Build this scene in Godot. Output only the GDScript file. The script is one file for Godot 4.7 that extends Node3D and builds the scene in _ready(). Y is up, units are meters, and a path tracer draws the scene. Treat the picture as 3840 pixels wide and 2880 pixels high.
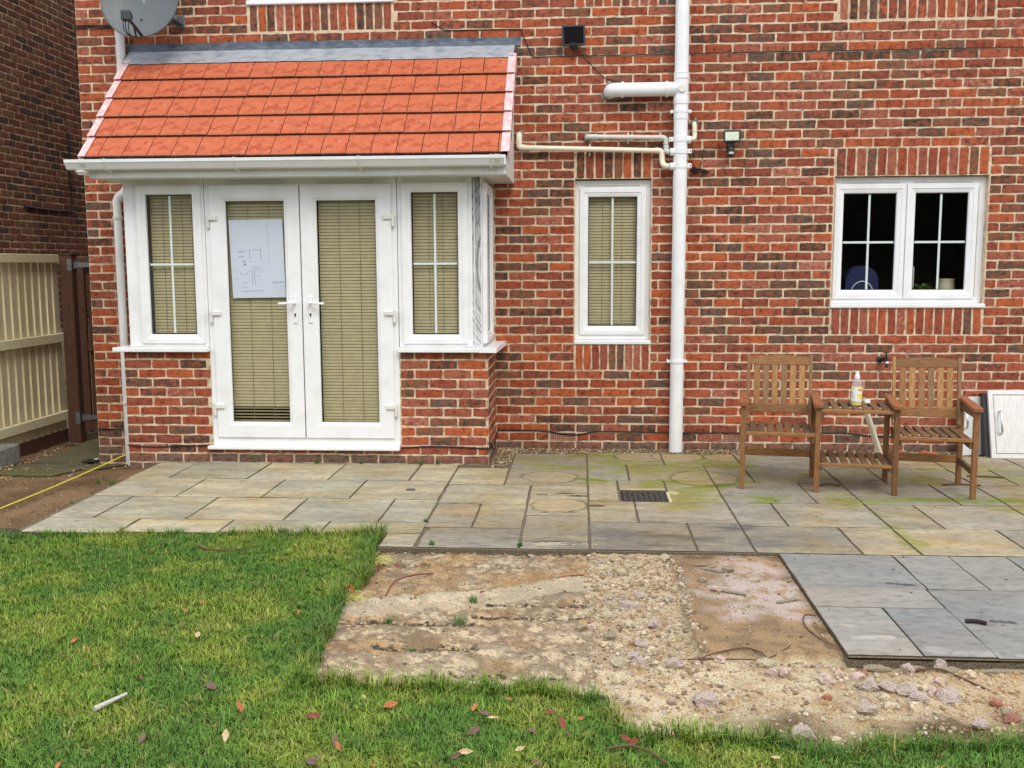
extends Node3D

# ---------- mesh builder ----------
class MB:
	var v := PackedVector3Array()
	var n := PackedVector3Array()
	var u := PackedVector2Array()
	var c := PackedColorArray()
	var col := Color(1, 1, 1)
	var has_uv := false
	var has_uv2 := false
	var has_col := false

	func tri(a: Vector3, b: Vector3, d: Vector3, nn: Vector3) -> void:
		sm(a, b, d, nn, nn, nn)

	func sm(a: Vector3, b: Vector3, d: Vector3, na: Vector3, nb: Vector3, nd: Vector3, ua := Vector2.ZERO, ub := Vector2.ZERO, ud := Vector2.ZERO) -> void:
		v.append(a)
		n.append(na)
		u.append(ua)
		if (b - a).cross(d - a).dot(na + nb + nd) > 0.0:
			v.append(d); v.append(b)
			n.append(nd); n.append(nb)
			u.append(ud); u.append(ub)
		else:
			v.append(b); v.append(d)
			n.append(nb); n.append(nd)
			u.append(ub); u.append(ud)
		c.append(col); c.append(col); c.append(col)

	func quad(a: Vector3, b: Vector3, d: Vector3, e: Vector3, out := Vector3.ZERO) -> void:
		var nn := (b - a).cross(d - a)
		if nn.length_squared() < 1e-16:
			nn = (d - a).cross(e - a)
		nn = nn.normalized()
		if out != Vector3.ZERO and nn.dot(out) < 0.0:
			nn = -nn
		tri(a, b, d, nn)
		tri(a, d, e, nn)

	func quad_uv(a: Vector3, b: Vector3, d: Vector3, e: Vector3, out: Vector3, ua: Vector2, ub: Vector2, ud: Vector2, ue: Vector2) -> void:
		var nn := (b - a).cross(d - a).normalized()
		if nn.dot(out) < 0.0:
			nn = -nn
		sm(a, b, d, nn, nn, nn, ua, ub, ud)
		sm(a, d, e, nn, nn, nn, ua, ud, ue)
		has_uv = true

	# box between two corners, with chamfered edges
	func box(p0: Vector3, p1: Vector3, ch := 0.0, xf := Transform3D()) -> void:
		var lo := Vector3(minf(p0.x, p1.x), minf(p0.y, p1.y), minf(p0.z, p1.z))
		var hi := Vector3(maxf(p0.x, p1.x), maxf(p0.y, p1.y), maxf(p0.z, p1.z))
		var mid := (lo + hi) * 0.5
		var h := (hi - lo) * 0.5
		ch = minf(ch, minf(h.x, minf(h.y, h.z)) * 0.9)
		var bs := xf.basis
		for ax in 3:
			var a1 := (ax + 1) % 3
			var a2 := (ax + 2) % 3
			for s in [-1.0, 1.0]:
				var q: Array[Vector3] = []
				for t in [[-1.0, -1.0], [1.0, -1.0], [1.0, 1.0], [-1.0, 1.0]]:
					var p := Vector3.ZERO
					p[ax] = s * h[ax]
					p[a1] = t[0] * (h[a1] - ch)
					p[a2] = t[1] * (h[a2] - ch)
					q.append(xf * (mid + p))
				var o := Vector3.ZERO
				o[ax] = s
				quad(q[0], q[1], q[2], q[3], bs * o)
		if ch <= 0.0:
			return
		for ax in 3:
			var a1 := (ax + 1) % 3
			var a2 := (ax + 2) % 3
			for s1 in [-1.0, 1.0]:
				for s2 in [-1.0, 1.0]:
					var q: Array[Vector3] = []
					for t in [[0, -1.0], [0, 1.0], [1, 1.0], [1, -1.0]]:
						var p := Vector3.ZERO
						p[ax] = t[1] * (h[ax] - ch)
						p[a1] = s1 * (h[a1] - (ch if t[0] == 1 else 0.0))
						p[a2] = s2 * (h[a2] - (ch if t[0] == 0 else 0.0))
						q.append(xf * (mid + p))
					var o := Vector3.ZERO
					o[a1] = s1
					o[a2] = s2
					quad(q[0], q[1], q[2], q[3], bs * o)
		for sx in [-1.0, 1.0]:
			for sy in [-1.0, 1.0]:
				for sz in [-1.0, 1.0]:
					var s := Vector3(sx, sy, sz)
					var q: Array[Vector3] = []
					for ax in 3:
						var p := s * (h - Vector3(ch, ch, ch))
						p[ax] = s[ax] * h[ax]
						q.append(xf * (mid + p))
					tri(q[0], q[1], q[2], (bs * s).normalized())

	func tube(pts: Array, r: float, sides := 10, caps := true, r_end := -1.0) -> void:
		var rings: Array = []
		var prev := Vector3.ZERO
		var m := pts.size()
		for i in m:
			var t: Vector3
			if i == 0:
				t = (pts[1] - pts[0]).normalized()
			elif i == m - 1:
				t = (pts[i] - pts[i - 1]).normalized()
			else:
				t = ((pts[i + 1] - pts[i]).normalized() + (pts[i] - pts[i - 1]).normalized()).normalized()
			var a := prev
			if a == Vector3.ZERO:
				a = Vector3.UP if absf(t.y) < 0.9 else Vector3.RIGHT
			a = (a - t * a.dot(t)).normalized()
			prev = a
			var b := t.cross(a)
			var rr := r if r_end < 0.0 else lerpf(r, r_end, float(i) / (m - 1))
			var ring: Array = []
			for k in sides:
				var an := TAU * k / sides
				var d := a * cos(an) + b * sin(an)
				ring.append([pts[i] + d * rr, d])
			rings.append(ring)
		for i in m - 1:
			for k in sides:
				var k2 := (k + 1) % sides
				var p = rings[i][k]
				var q = rings[i][k2]
				var s = rings[i + 1][k2]
				var w = rings[i + 1][k]
				sm(p[0], q[0], s[0], p[1], q[1], s[1])
				sm(p[0], s[0], w[0], p[1], s[1], w[1])
		if caps:
			for e in [0, m - 1]:
				var t: Vector3 = (pts[0] - pts[1]).normalized() if e == 0 else (pts[m - 1] - pts[m - 2]).normalized()
				for k in sides:
					tri(pts[e], rings[e][k][0], rings[e][(k + 1) % sides][0], t)

	# profile of (radius, y) turned round the y axis
	func lathe(prof: Array, sides := 16, xf := Transform3D(), smooth := true, vspan := false) -> void:
		for i in prof.size() - 1:
			var p: Vector2 = prof[i]
			var q: Vector2 = prof[i + 1]
			var d := q - p
			if d.length_squared() < 1e-12:
				continue
			var nn := Vector2(d.y, -d.x).normalized()
			for k in sides:
				var a0 := TAU * k / sides
				var a1 := TAU * (k + 1) / sides
				var e0 := Vector3(cos(a0), 0, sin(a0))
				var e1 := Vector3(cos(a1), 0, sin(a1))
				var v0 := xf * (e0 * p.x + Vector3(0, p.y, 0))
				var v1 := xf * (e1 * p.x + Vector3(0, p.y, 0))
				var v2 := xf * (e1 * q.x + Vector3(0, q.y, 0))
				var v3 := xf * (e0 * q.x + Vector3(0, q.y, 0))
				var n0 := (xf.basis * (e0 * nn.x + Vector3(0, nn.y, 0))).normalized()
				var n1 := (xf.basis * (e1 * nn.x + Vector3(0, nn.y, 0))).normalized()
				var t0 := float(i) / (prof.size() - 1)
				var t1 := float(i + 1) / (prof.size() - 1)
				var ux := float(k) / sides
				var uy := float(k + 1) / sides
				if vspan:
					has_uv = true
				if p.x > 1e-6:
					sm(v0, v1, v2, n0, n1, n1, Vector2(ux, 1 - t0), Vector2(uy, 1 - t0), Vector2(uy, 1 - t1))
				if q.x > 1e-6:
					sm(v0, v2, v3, n0, n1, n0, Vector2(ux, 1 - t0), Vector2(uy, 1 - t1), Vector2(ux, 1 - t1))

	# mitred picture frame; profile points are (inset, z)
	func ring(x0: float, x1: float, y0: float, y1: float, prof: Array, xf := Transform3D()) -> void:
		for i in prof.size() - 1:
			var r: Array = []
			for j in [i, i + 1]:
				var t: float = prof[j].x
				var z: float = prof[j].y
				r.append([xf * Vector3(x0 + t, y0 + t, z), xf * Vector3(x1 - t, y0 + t, z), xf * Vector3(x1 - t, y1 - t, z), xf * Vector3(x0 + t, y1 - t, z)])
			for k in 4:
				quad(r[0][k], r[0][(k + 1) % 4], r[1][(k + 1) % 4], r[1][k])

	# polygon in x, y pushed from z0 to z1
	func extrude(poly: PackedVector2Array, z0: float, z1: float, xf := Transform3D()) -> void:
		var idx := Geometry2D.triangulate_polygon(poly)
		for z in [z0, z1]:
			var o := xf.basis * Vector3(0, 0, signf(z - (z0 + z1) * 0.5))
			for i in range(0, idx.size(), 3):
				tri(xf * Vector3(poly[idx[i]].x, poly[idx[i]].y, z), xf * Vector3(poly[idx[i + 1]].x, poly[idx[i + 1]].y, z), xf * Vector3(poly[idx[i + 2]].x, poly[idx[i + 2]].y, z), o.normalized())
		var turn := -1.0 if Geometry2D.is_polygon_clockwise(poly) else 1.0
		for i in poly.size():
			var p := poly[i]
			var q := poly[(i + 1) % poly.size()]
			var d := (q - p)
			var o := xf.basis * Vector3(d.y * turn, -d.x * turn, 0)
			quad(xf * Vector3(p.x, p.y, z0), xf * Vector3(q.x, q.y, z0), xf * Vector3(q.x, q.y, z1), xf * Vector3(p.x, p.y, z1), o)

	func add(m: MB, xf: Transform3D) -> void:
		for i in m.v.size():
			v.append(xf * m.v[i])
			n.append((xf.basis * m.n[i]).normalized())
		u.append_array(m.u)
		if has_col:
			for i in m.v.size():
				c.append(col)
		else:
			c.append_array(m.c)
		has_uv = has_uv or m.has_uv

	func arrays() -> Array:
		var a := []
		a.resize(Mesh.ARRAY_MAX)
		a[Mesh.ARRAY_VERTEX] = v
		a[Mesh.ARRAY_NORMAL] = n
		if has_uv:
			a[Mesh.ARRAY_TEX_UV] = u
		if has_uv2:
			a[Mesh.ARRAY_TEX_UV2] = u
		if has_col:
			a[Mesh.ARRAY_COLOR] = c
		return a

	func mesh() -> ArrayMesh:
		var m := ArrayMesh.new()
		m.add_surface_from_arrays(Mesh.PRIMITIVE_TRIANGLES, arrays())
		return m

# ---------- scene helpers ----------
var rng := RandomNumberGenerator.new()
var used := {}
var M := {}
const PATIO := -0.065

func rf(a: float, b: float) -> float:
	return rng.randf_range(a, b)

func c8(r: float, g: float, b: float, a := 1.0) -> Color:
	return Color(r / 255.0, g / 255.0, b / 255.0, a)

func lin(r: float, g: float, b: float) -> Color:
	return c8(r, g, b).srgb_to_linear()

func numbered(called: String) -> String:
	var k: int = used.get(called, 0)
	used[called] = k + 1
	return called if k == 0 else "%s_%03d" % [called, k]

func put(called: String, m, material: Material, parent: Node3D = self) -> MeshInstance3D:
	var o := MeshInstance3D.new()
	o.mesh = m.mesh() if m is MB else m
	o.name = numbered(called) if parent == self else called
	o.material_override = material
	parent.add_child(o, true)
	return o

func tag(o: Node3D, label: String, category: String, group := "", kind := "") -> Node3D:
	if label: o.set_meta("label", label)
	if category: o.set_meta("category", category)
	if group: o.set_meta("group", group)
	if kind: o.set_meta("kind", kind)
	return o

func thing(called: String, label: String, category: String, at := Vector3.ZERO, turn := 0.0, group := "") -> Node3D:
	var o := Node3D.new()
	o.name = numbered(called)
	add_child(o)
	o.position = at
	o.rotation.y = turn
	return tag(o, label, category, group)

func node(called: String, parent: Node3D) -> Node3D:
	var o := Node3D.new()
	o.name = called
	parent.add_child(o, true)
	return o

func one(a: Vector3, b: Vector3, ch := 0.0, xf := Transform3D()) -> MB:
	var m := MB.new()
	m.box(a, b, ch, xf)
	return m

func V(x: float, y: float, z: float) -> Vector3:
	return Vector3(x, y, z)

func noise(freq: float, sd: int, oct := 4, type := FastNoiseLite.TYPE_SIMPLEX_SMOOTH) -> FastNoiseLite:
	var f := FastNoiseLite.new()
	f.noise_type = type
	f.seed = sd
	f.frequency = freq
	f.fractal_octaves = oct
	f.fractal_type = FastNoiseLite.FRACTAL_FBM if oct > 1 else FastNoiseLite.FRACTAL_NONE
	return f

# a seamless noise texture with a colour ramp: stops is [[offset, Color], ...]
func tex(freq: float, sd: int, stops: Array, oct := 4, size := 512, type := FastNoiseLite.TYPE_SIMPLEX_SMOOTH) -> NoiseTexture2D:
	var t := NoiseTexture2D.new()
	t.width = size
	t.height = size
	t.seamless = true
	t.noise = noise(freq, sd, oct, type)
	var g := Gradient.new()
	var off := PackedFloat32Array()
	var cols := PackedColorArray()
	for s in stops:
		off.append(s[0])
		cols.append(s[1])
	g.offsets = off
	g.colors = cols
	t.color_ramp = g
	return t

func grey(x: float) -> Color:
	return Color(x, x, x)

func mat(called: String, col: Color, rough := 0.6, o := {}) -> StandardMaterial3D:
	var m := StandardMaterial3D.new()
	m.resource_name = called
	m.albedo_color = col
	m.roughness = rough
	m.metallic = o.get("metal", 0.0)
	m.metallic_specular = o.get("spec", 0.5)
	if o.has("tex"):
		m.albedo_texture = o.tex
	if o.has("scale"):
		m.uv1_triplanar = true
		m.uv1_world_triplanar = o.get("world", true)
		var s = o.scale
		m.uv1_scale = s if s is Vector3 else Vector3(s, s, s)
		m.uv1_triplanar_sharpness = 8.0
	if o.has("bump"):
		m.heightmap_enabled = true
		m.heightmap_texture = o.bump
		m.heightmap_scale = o.get("bump_cm", 0.2)
	if o.has("detail"):
		m.detail_enabled = true
		m.detail_albedo = o.detail
		m.detail_blend_mode = o.get("blend", BaseMaterial3D.BLEND_MODE_MUL)
		m.detail_uv_layer = BaseMaterial3D.DETAIL_UV_2
		m.uv2_triplanar = o.get("tri2", true)
		m.uv2_world_triplanar = o.get("tri2", true)
		var s2 = o.get("scale2", 1.0)
		m.uv2_scale = s2 if s2 is Vector3 else Vector3(s2, s2, s2)
	if o.get("vcol", false):
		m.vertex_color_use_as_albedo = true
	if o.get("alpha", false):
		m.transparency = BaseMaterial3D.TRANSPARENCY_ALPHA
	if o.has("backlight"):
		m.backlight_enabled = true
		m.backlight = o.backlight
	return m

func smooth_path(pts: Array, per := 6) -> Array:
	var out: Array = []
	for i in pts.size() - 1:
		var p0: Vector3 = pts[maxi(i - 1, 0)]
		var p1: Vector3 = pts[i]
		var p2: Vector3 = pts[i + 1]
		var p3: Vector3 = pts[mini(i + 2, pts.size() - 1)]
		for k in per:
			out.append(p1.cubic_interpolate(p2, p0, p3, float(k) / per))
	out.append(pts[pts.size() - 1])
	return out

# ---------- materials ----------
func make_materials() -> void:
	var mott := tex(0.012, 3, [[0.0, grey(0.58)], [0.4, grey(0.88)], [1.0, grey(1.0)]], 5)
	var grain := tex(0.09, 8, [[0.0, grey(0.82)], [0.5, grey(0.96)], [1.0, grey(1.0)]], 3)
	var rough_b := tex(0.05, 5, [[0.0, grey(0.0)], [1.0, grey(1.0)]], 4)
	# pale lime bloom on some bricks, clear elsewhere
	var bloom := tex(0.014, 21, [[0.0, Color(0.72, 0.62, 0.58, 0.0)], [0.56, Color(0.72, 0.62, 0.58, 0.0)], [0.75, Color(0.74, 0.62, 0.57, 0.4)], [1.0, Color(0.8, 0.72, 0.68, 0.65)]], 5)
	var reds := [[196, 106, 76], [184, 96, 68], [178, 102, 80], [206, 110, 72], [170, 92, 70], [186, 112, 88], [162, 92, 72]]
	var darks := [[112, 90, 74], [98, 78, 66], [136, 100, 78], [108, 94, 84]]
	M.brick = []
	for r in reds:
		M.brick.append(mat("red brick", c8(r[0], r[1], r[2]), 0.9, {"tex": mott, "scale": 2.4, "bump": rough_b, "bump_cm": 0.35, "detail": grain, "scale2": 7.0, "spec": 0.25}))
	for r in [reds[2], reds[5]]:
		M.brick.append(mat("bloomed brick", c8(r[0], r[1], r[2]), 0.92, {"tex": mott, "scale": 2.4, "bump": rough_b, "bump_cm": 0.35, "detail": bloom, "blend": BaseMaterial3D.BLEND_MODE_MIX, "scale2": 3.1, "spec": 0.25}))
	var burnt := tex(0.011, 23, [[0.0, Color(0.3, 0.25, 0.22, 0.0)], [0.5, Color(0.3, 0.25, 0.22, 0.0)], [0.62, Color(0.33, 0.27, 0.24, 0.75)], [1.0, Color(0.36, 0.3, 0.27, 0.85)]], 4)
	for r in [reds[0], reds[4], reds[6]]:
		M.brick.append(mat("flashed brick", c8(r[0], r[1], r[2]), 0.92, {"tex": mott, "scale": 2.4, "bump": rough_b, "bump_cm": 0.35, "detail": burnt, "blend": BaseMaterial3D.BLEND_MODE_MIX, "scale2": 2.3, "spec": 0.25}))
	M.reds = M.brick.size()
	var red_patch := tex(0.012, 25, [[0.0, Color(0.6, 0.33, 0.24, 0.0)], [0.52, Color(0.6, 0.33, 0.24, 0.0)], [0.66, Color(0.6, 0.33, 0.24, 0.6)], [1.0, Color(0.66, 0.36, 0.25, 0.8)]], 4)
	for r in darks:
		M.brick.append(mat("dark brick", c8(r[0], r[1], r[2]), 0.9, {"tex": mott, "scale": 2.4, "bump": rough_b, "bump_cm": 0.4, "detail": red_patch, "blend": BaseMaterial3D.BLEND_MODE_MIX, "scale2": 2.6, "spec": 0.25}))
	M.nbrick = []
	for r in [[146, 104, 86], [138, 96, 80], [126, 92, 78], [100, 88, 80], [144, 112, 88]]:
		M.nbrick.append(mat("neighbour brick", c8(r[0], r[1], r[2]), 0.92, {"tex": mott, "scale": 2.4, "bump": rough_b, "bump_cm": 0.35, "spec": 0.25}))
	M.plinth = [mat("plinth brick", c8(150, 106, 88), 0.95, {"tex": mott, "scale": 2.4, "bump": rough_b, "bump_cm": 0.3, "spec": 0.2}), mat("plinth brick", c8(134, 108, 94), 0.95, {"tex": mott, "scale": 2.4, "bump": rough_b, "bump_cm": 0.3, "spec": 0.2})]
	M.mortar = mat("mortar", c8(250, 224, 190), 0.95, {"tex": mott, "scale": 1.7, "bump": rough_b, "bump_cm": 0.4, "detail": grain, "scale2": 9.0, "spec": 0.2})
	M.nmortar = mat("neighbour mortar", c8(244, 220, 178), 0.95, {"tex": mott, "scale": 1.7, "bump": rough_b, "bump_cm": 0.4, "spec": 0.2})
	M.airbrick = mat("terracotta vent", c8(160, 92, 72), 0.9, {"tex": mott, "scale": 6.0})
	var dirt := tex(0.006, 31, [[0.0, Color(0.955, 0.955, 0.945)], [0.5, Color(0.99, 0.99, 0.985)], [1.0, Color(1, 1, 1)]], 5)
	M.upvc = mat("white plastic", c8(242, 243, 244), 0.32, {"tex": dirt, "scale": 1.3, "spec": 0.5})
	M.upvc2 = mat("weathered white plastic", c8(226, 226, 220), 0.42, {"tex": dirt, "scale": 2.3, "spec": 0.5})
	M.cream = mat("cream plastic", c8(236, 228, 204), 0.42, {"tex": dirt, "scale": 3.0})
	M.wpipe = mat("grey white plastic", c8(214, 212, 206), 0.45, {"tex": dirt, "scale": 3.0})
	M.seal = mat("black rubber", c8(28, 29, 30), 0.6)
	M.glass = mat("glass", Color(0.1, 0.12, 0.11, 0.01), 0.01, {"alpha": true})
	M.bar = mat("glazing bar", c8(226, 236, 230), 0.4)
	M.slat = mat("blind slat", c8(178, 168, 128), 0.5, {"tex": tex(0.02, 77, [[0, grey(0.93)], [1, grey(1)]], 2), "scale": 1.0})
	M.cord = mat("blind cord", c8(120, 112, 84), 0.8)
	M.white_metal = mat("white enamel", c8(240, 240, 240), 0.25)
	M.dark_metal = mat("dark metal", c8(60, 58, 56), 0.4, {"metal": 0.6})
	# roof tiles: stains and lichen printed on a 4 x 2 sheet
	M.tile = mat("orange tile", Color(1, 1, 1), 0.8, {"tex": tile_sheet(), "spec": 0.35, "bump": grain})
	M.tile.heightmap_enabled = false
	M.deck = mat("roof underlay", c8(40, 34, 32), 0.95)
	M.verge = mat("pink verge cap", c8(232, 205, 202), 0.55, {"tex": tex(0.02, 51, [[0.0, Color(0.9, 0.76, 0.76)], [0.45, Color(0.95, 0.87, 0.87)], [0.62, Color(1, 0.98, 0.98)], [1.0, Color(1, 1, 1)]], 4), "scale": 1.6})
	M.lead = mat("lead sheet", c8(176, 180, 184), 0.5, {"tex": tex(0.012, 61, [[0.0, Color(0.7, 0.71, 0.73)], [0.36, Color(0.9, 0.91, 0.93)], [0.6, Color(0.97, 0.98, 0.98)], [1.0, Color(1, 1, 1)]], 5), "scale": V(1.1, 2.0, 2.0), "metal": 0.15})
	M.lead_up = mat("shaded lead sheet", c8(104, 112, 124), 0.5, {"tex": tex(0.014, 62, [[0.0, Color(0.66, 0.68, 0.7)], [0.5, Color(0.84, 0.86, 0.88)], [0.8, Color(1, 1, 1)], [1.0, Color(1, 1, 1)]], 5), "scale": V(1.2, 2.6, 2.0), "metal": 0.15})  # same lead as the apron; the upright band's shade is put into this colour
	M.dish = mat("perforated grey mesh", c8(92, 99, 102, 0.94), 0.5, {"alpha": true})
	M.dish_rim = mat("dark grey metal", c8(84, 90, 92), 0.5)
	M.black = mat("black plastic", c8(30, 30, 32), 0.45)
	M.cable = mat("black cable", c8(26, 26, 28), 0.6)
	M.lens_dark = mat("dark lamp glass", c8(34, 28, 32), 0.15)
	M.galv = mat("galvanised steel", c8(150, 158, 162), 0.5, {"metal": 0.5, "tex": tex(0.03, 71, [[0, grey(0.7)], [1, grey(1)]], 3), "scale": 4.0})
	# timber
	var wood := tex(0.02, 41, [[0.0, Color(0.66, 0.6, 0.54)], [0.35, Color(0.86, 0.82, 0.76)], [0.6, Color(0.96, 0.94, 0.9)], [1.0, Color(1, 1, 1)]], 4)
	M.woods = []
	for r in [[178, 136, 84], [164, 122, 74], [188, 146, 92], [152, 120, 82]]:
		M.woods.append(mat("hardwood", c8(r[0], r[1], r[2]), 0.6, {"tex": wood, "scale": V(14.0, 1.1, 14.0), "world": false}))
	M.leg = []
	for r in [[142, 102, 64], [128, 90, 58], [152, 108, 68]]:
		M.leg.append(mat("dark hardwood", c8(r[0], r[1], r[2]), 0.6, {"tex": wood, "scale": V(14.0, 1.1, 14.0), "world": false}))
	M.wood_x = []
	for r in [[160, 116, 70], [146, 106, 66], [170, 124, 74]]:
		M.wood_x.append(mat("hardwood rail", c8(r[0], r[1], r[2]), 0.6, {"tex": wood, "scale": V(1.1, 14.0, 14.0), "world": false}))
	M.wood_z = []
	for r in [[122, 94, 68], [112, 88, 64], [130, 98, 68]]:
		M.wood_z.append(mat("weathered hardwood slat", c8(r[0], r[1], r[2]), 0.7, {"tex": wood, "scale": V(14.0, 14.0, 1.1), "world": false}))
	M.arm = mat("reddish hardwood", c8(162, 102, 66), 0.5, {"tex": wood, "scale": V(14.0, 14.0, 1.1), "world": false})
	var pine := tex(0.02, 43, [[0.0, Color(0.8, 0.79, 0.76)], [0.35, Color(0.93, 0.92, 0.9)], [1.0, Color(1, 1, 1)]], 4)
	M.fence = []
	for r in [[236, 228, 194], [230, 222, 186], [240, 232, 200], [226, 218, 184]]:
		M.fence.append(mat("treated pine", c8(r[0], r[1], r[2]), 0.85, {"tex": pine, "scale": V(9.0, 0.8, 9.0)}))
	M.fence_rail = mat("treated pine rail", c8(228, 222, 186), 0.85, {"tex": pine, "scale": V(9.0, 9.0, 0.8)})
	M.stain = mat("dark stained timber", c8(96, 66, 52), 0.8, {"tex": wood, "scale": V(9.0, 0.8, 9.0)})
	M.steel = mat("brushed steel", c8(226, 224, 220), 0.38, {"metal": 0.35, "tex": tex(0.02, 81, [[0, grey(0.86)], [0.5, grey(0.97)], [1, grey(1)]], 3), "scale": V(10.0, 0.8, 10.0)})
	M.chrome = mat("chrome", c8(220, 222, 224), 0.15, {"metal": 1.0})
	M.concrete = mat("concrete", c8(150, 148, 138), 0.9, {"tex": mott, "scale": 3.0, "bump": rough_b, "bump_cm": 0.3})
	# ground
	var riven := tex(0.02, 91, [[0.0, grey(0.82)], [0.42, grey(0.95)], [1.0, grey(1)]], 6)
	M.patio = mat("riven sandstone", Color(1, 1, 1), 0.88, {"tex": riven, "scale": V(0.9, 1.0, 1.9), "bump": riven, "bump_cm": 0.7, "vcol": true, "detail": patio_sheet(), "tri2": false, "spec": 0.3})
	M.joint = mat("patio joint", c8(128, 114, 92), 0.95, {"tex": tex(0.05, 93, [[0.0, grey(0.45)], [0.5, grey(0.8)], [0.8, grey(1)], [1.0, grey(1)]], 4), "scale": 3.0})
	M.soil = mat("soil", c8(112, 88, 62), 0.95, {"tex": tex(0.03, 95, [[0.0, grey(0.4)], [0.5, grey(0.75)], [1, grey(1)]], 5), "scale": 2.0, "bump": rough_b, "bump_cm": 1.0})
	M.dig = mat("dug ground", Color(1, 1, 1), 0.95, {"vcol": true, "tex": tex(0.06, 96, [[0.0, grey(0.5)], [0.4, grey(0.85)], [1, grey(1)]], 5), "scale": 3.0, "bump": rough_b, "bump_cm": 0.5, "spec": 0.2})
	M.stone = mat("stone", Color(1, 1, 1), 0.9, {"vcol": true, "spec": 0.3, "tex": mott, "scale": 9.0})
	M.lump = []
	for r in [[218, 196, 182], [186, 126, 106], [222, 204, 170], [178, 162, 136]]:
		M.lump.append(mat("broken mortar", c8(r[0], r[1], r[2]), 0.95, {"tex": tex(0.06, 97, [[0.0, grey(0.55)], [0.5, grey(0.85)], [1, grey(1)]], 4), "scale": 5.0, "bump": rough_b, "bump_cm": 0.6}))
	M.grass = mat("grass", Color(1, 1, 1), 0.7, {"vcol": true, "backlight": Color(0.45, 0.5, 0.2), "spec": 0.3})
	M.leaves = []
	for r in [[186, 112, 68], [214, 184, 140], [140, 70, 48], [122, 92, 78]]:
		M.leaves.append(mat("dry leaf", c8(r[0], r[1], r[2]), 0.8, {"tex": mott, "scale": 12.0}))
	M.green = mat("weed leaf", c8(78, 112, 48), 0.7, {"backlight": Color(0.3, 0.4, 0.15)})
	M.hedge = mat("hedge leaf", Color(1, 1, 1), 0.7, {"vcol": true})
	M.twig = mat("brown twig", c8(96, 72, 52), 0.9)
	M.pale_twig = mat("bleached wood", c8(206, 200, 186), 0.85, {"tex": mott, "scale": 14.0})
	M.yellow = mat("yellow tape", c8(206, 194, 54), 0.45)
	M.room = mat("room plaster", c8(150, 142, 130), 0.9)

# sheet of eight tile faces: orange clay with damp stains and lichen
func tile_sheet() -> ImageTexture:
	var w := 768
	var h := 512
	var a := noise(0.016, 5, 4)
	var b := noise(0.09, 6, 3)
	var s := noise(0.0085, 9, 3)
	var data := PackedByteArray()
	data.resize(w * h * 3)
	var spots: Array = []
	rng.seed = 99
	for i in 60:
		spots.append([rf(0, w), rf(0, h), rf(3.0, 8.5), rf(0.4, 1.0)])
	var spot_at := {}
	for sp in spots:
		for y in range(int(sp[1] - 10), int(sp[1] + 11)):
			for x in range(int(sp[0] - 10), int(sp[0] + 11)):
				var d := Vector2(x - sp[0], (y - sp[1]) * 1.1).length() + b.get_noise_2d(x * 3.0, y * 3.0) * 2.0
				if d < sp[2] and x >= 0 and y >= 0 and x < w and y < h:
					spot_at[y * w + x] = sp[3] * (0.6 if d < sp[2] * 0.6 else 1.0)
	var i := 0
	for y in h:
		var cy := fmod(y, 256.0) / 256.0
		for x in w:
			var t := 0.93 + 0.07 * a.get_noise_2d(x, y) + 0.05 * b.get_noise_2d(x, y)
			var r := 0.80 * t
			var g := 0.43 * t
			var bl := 0.295 * t
			# damp patch: a clear outline, more of them towards the tail of a tile
			if s.get_noise_2d(x, y * 1.35) + b.get_noise_2d(x, y) * 0.1 - absf(cy - 0.68) * 1.2 > 0.09:
				r *= 0.9; g *= 0.82; bl *= 0.8
			if b.get_noise_2d(x + 400, y) + (cy - 0.9) * 2.4 > 0.28:
				r *= 0.72; g *= 0.82; bl *= 0.86
			if spot_at.has(y * w + x):
				var q: float = spot_at[y * w + x] * 0.8
				r = lerpf(r, 0.68, q); g = lerpf(g, 0.66, q); bl = lerpf(bl, 0.58, q)
			# mossy front edge, with the shade of the row gap darkened into it
			if y % 256 > 250:
				var e := 0.42 + 0.5 * maxf(0.0, b.get_noise_2d(x * 1.5, y + 90))
				r *= e; g *= e * 1.15; bl *= e * 1.2
			data[i] = int(clampf(r, 0, 1) * 255)
			data[i + 1] = int(clampf(g, 0, 1) * 255)
			data[i + 2] = int(clampf(bl, 0, 1) * 255)
			i += 3
	return ImageTexture.create_from_image(Image.create_from_data(w, h, false, Image.FORMAT_RGB8, data))

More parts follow.
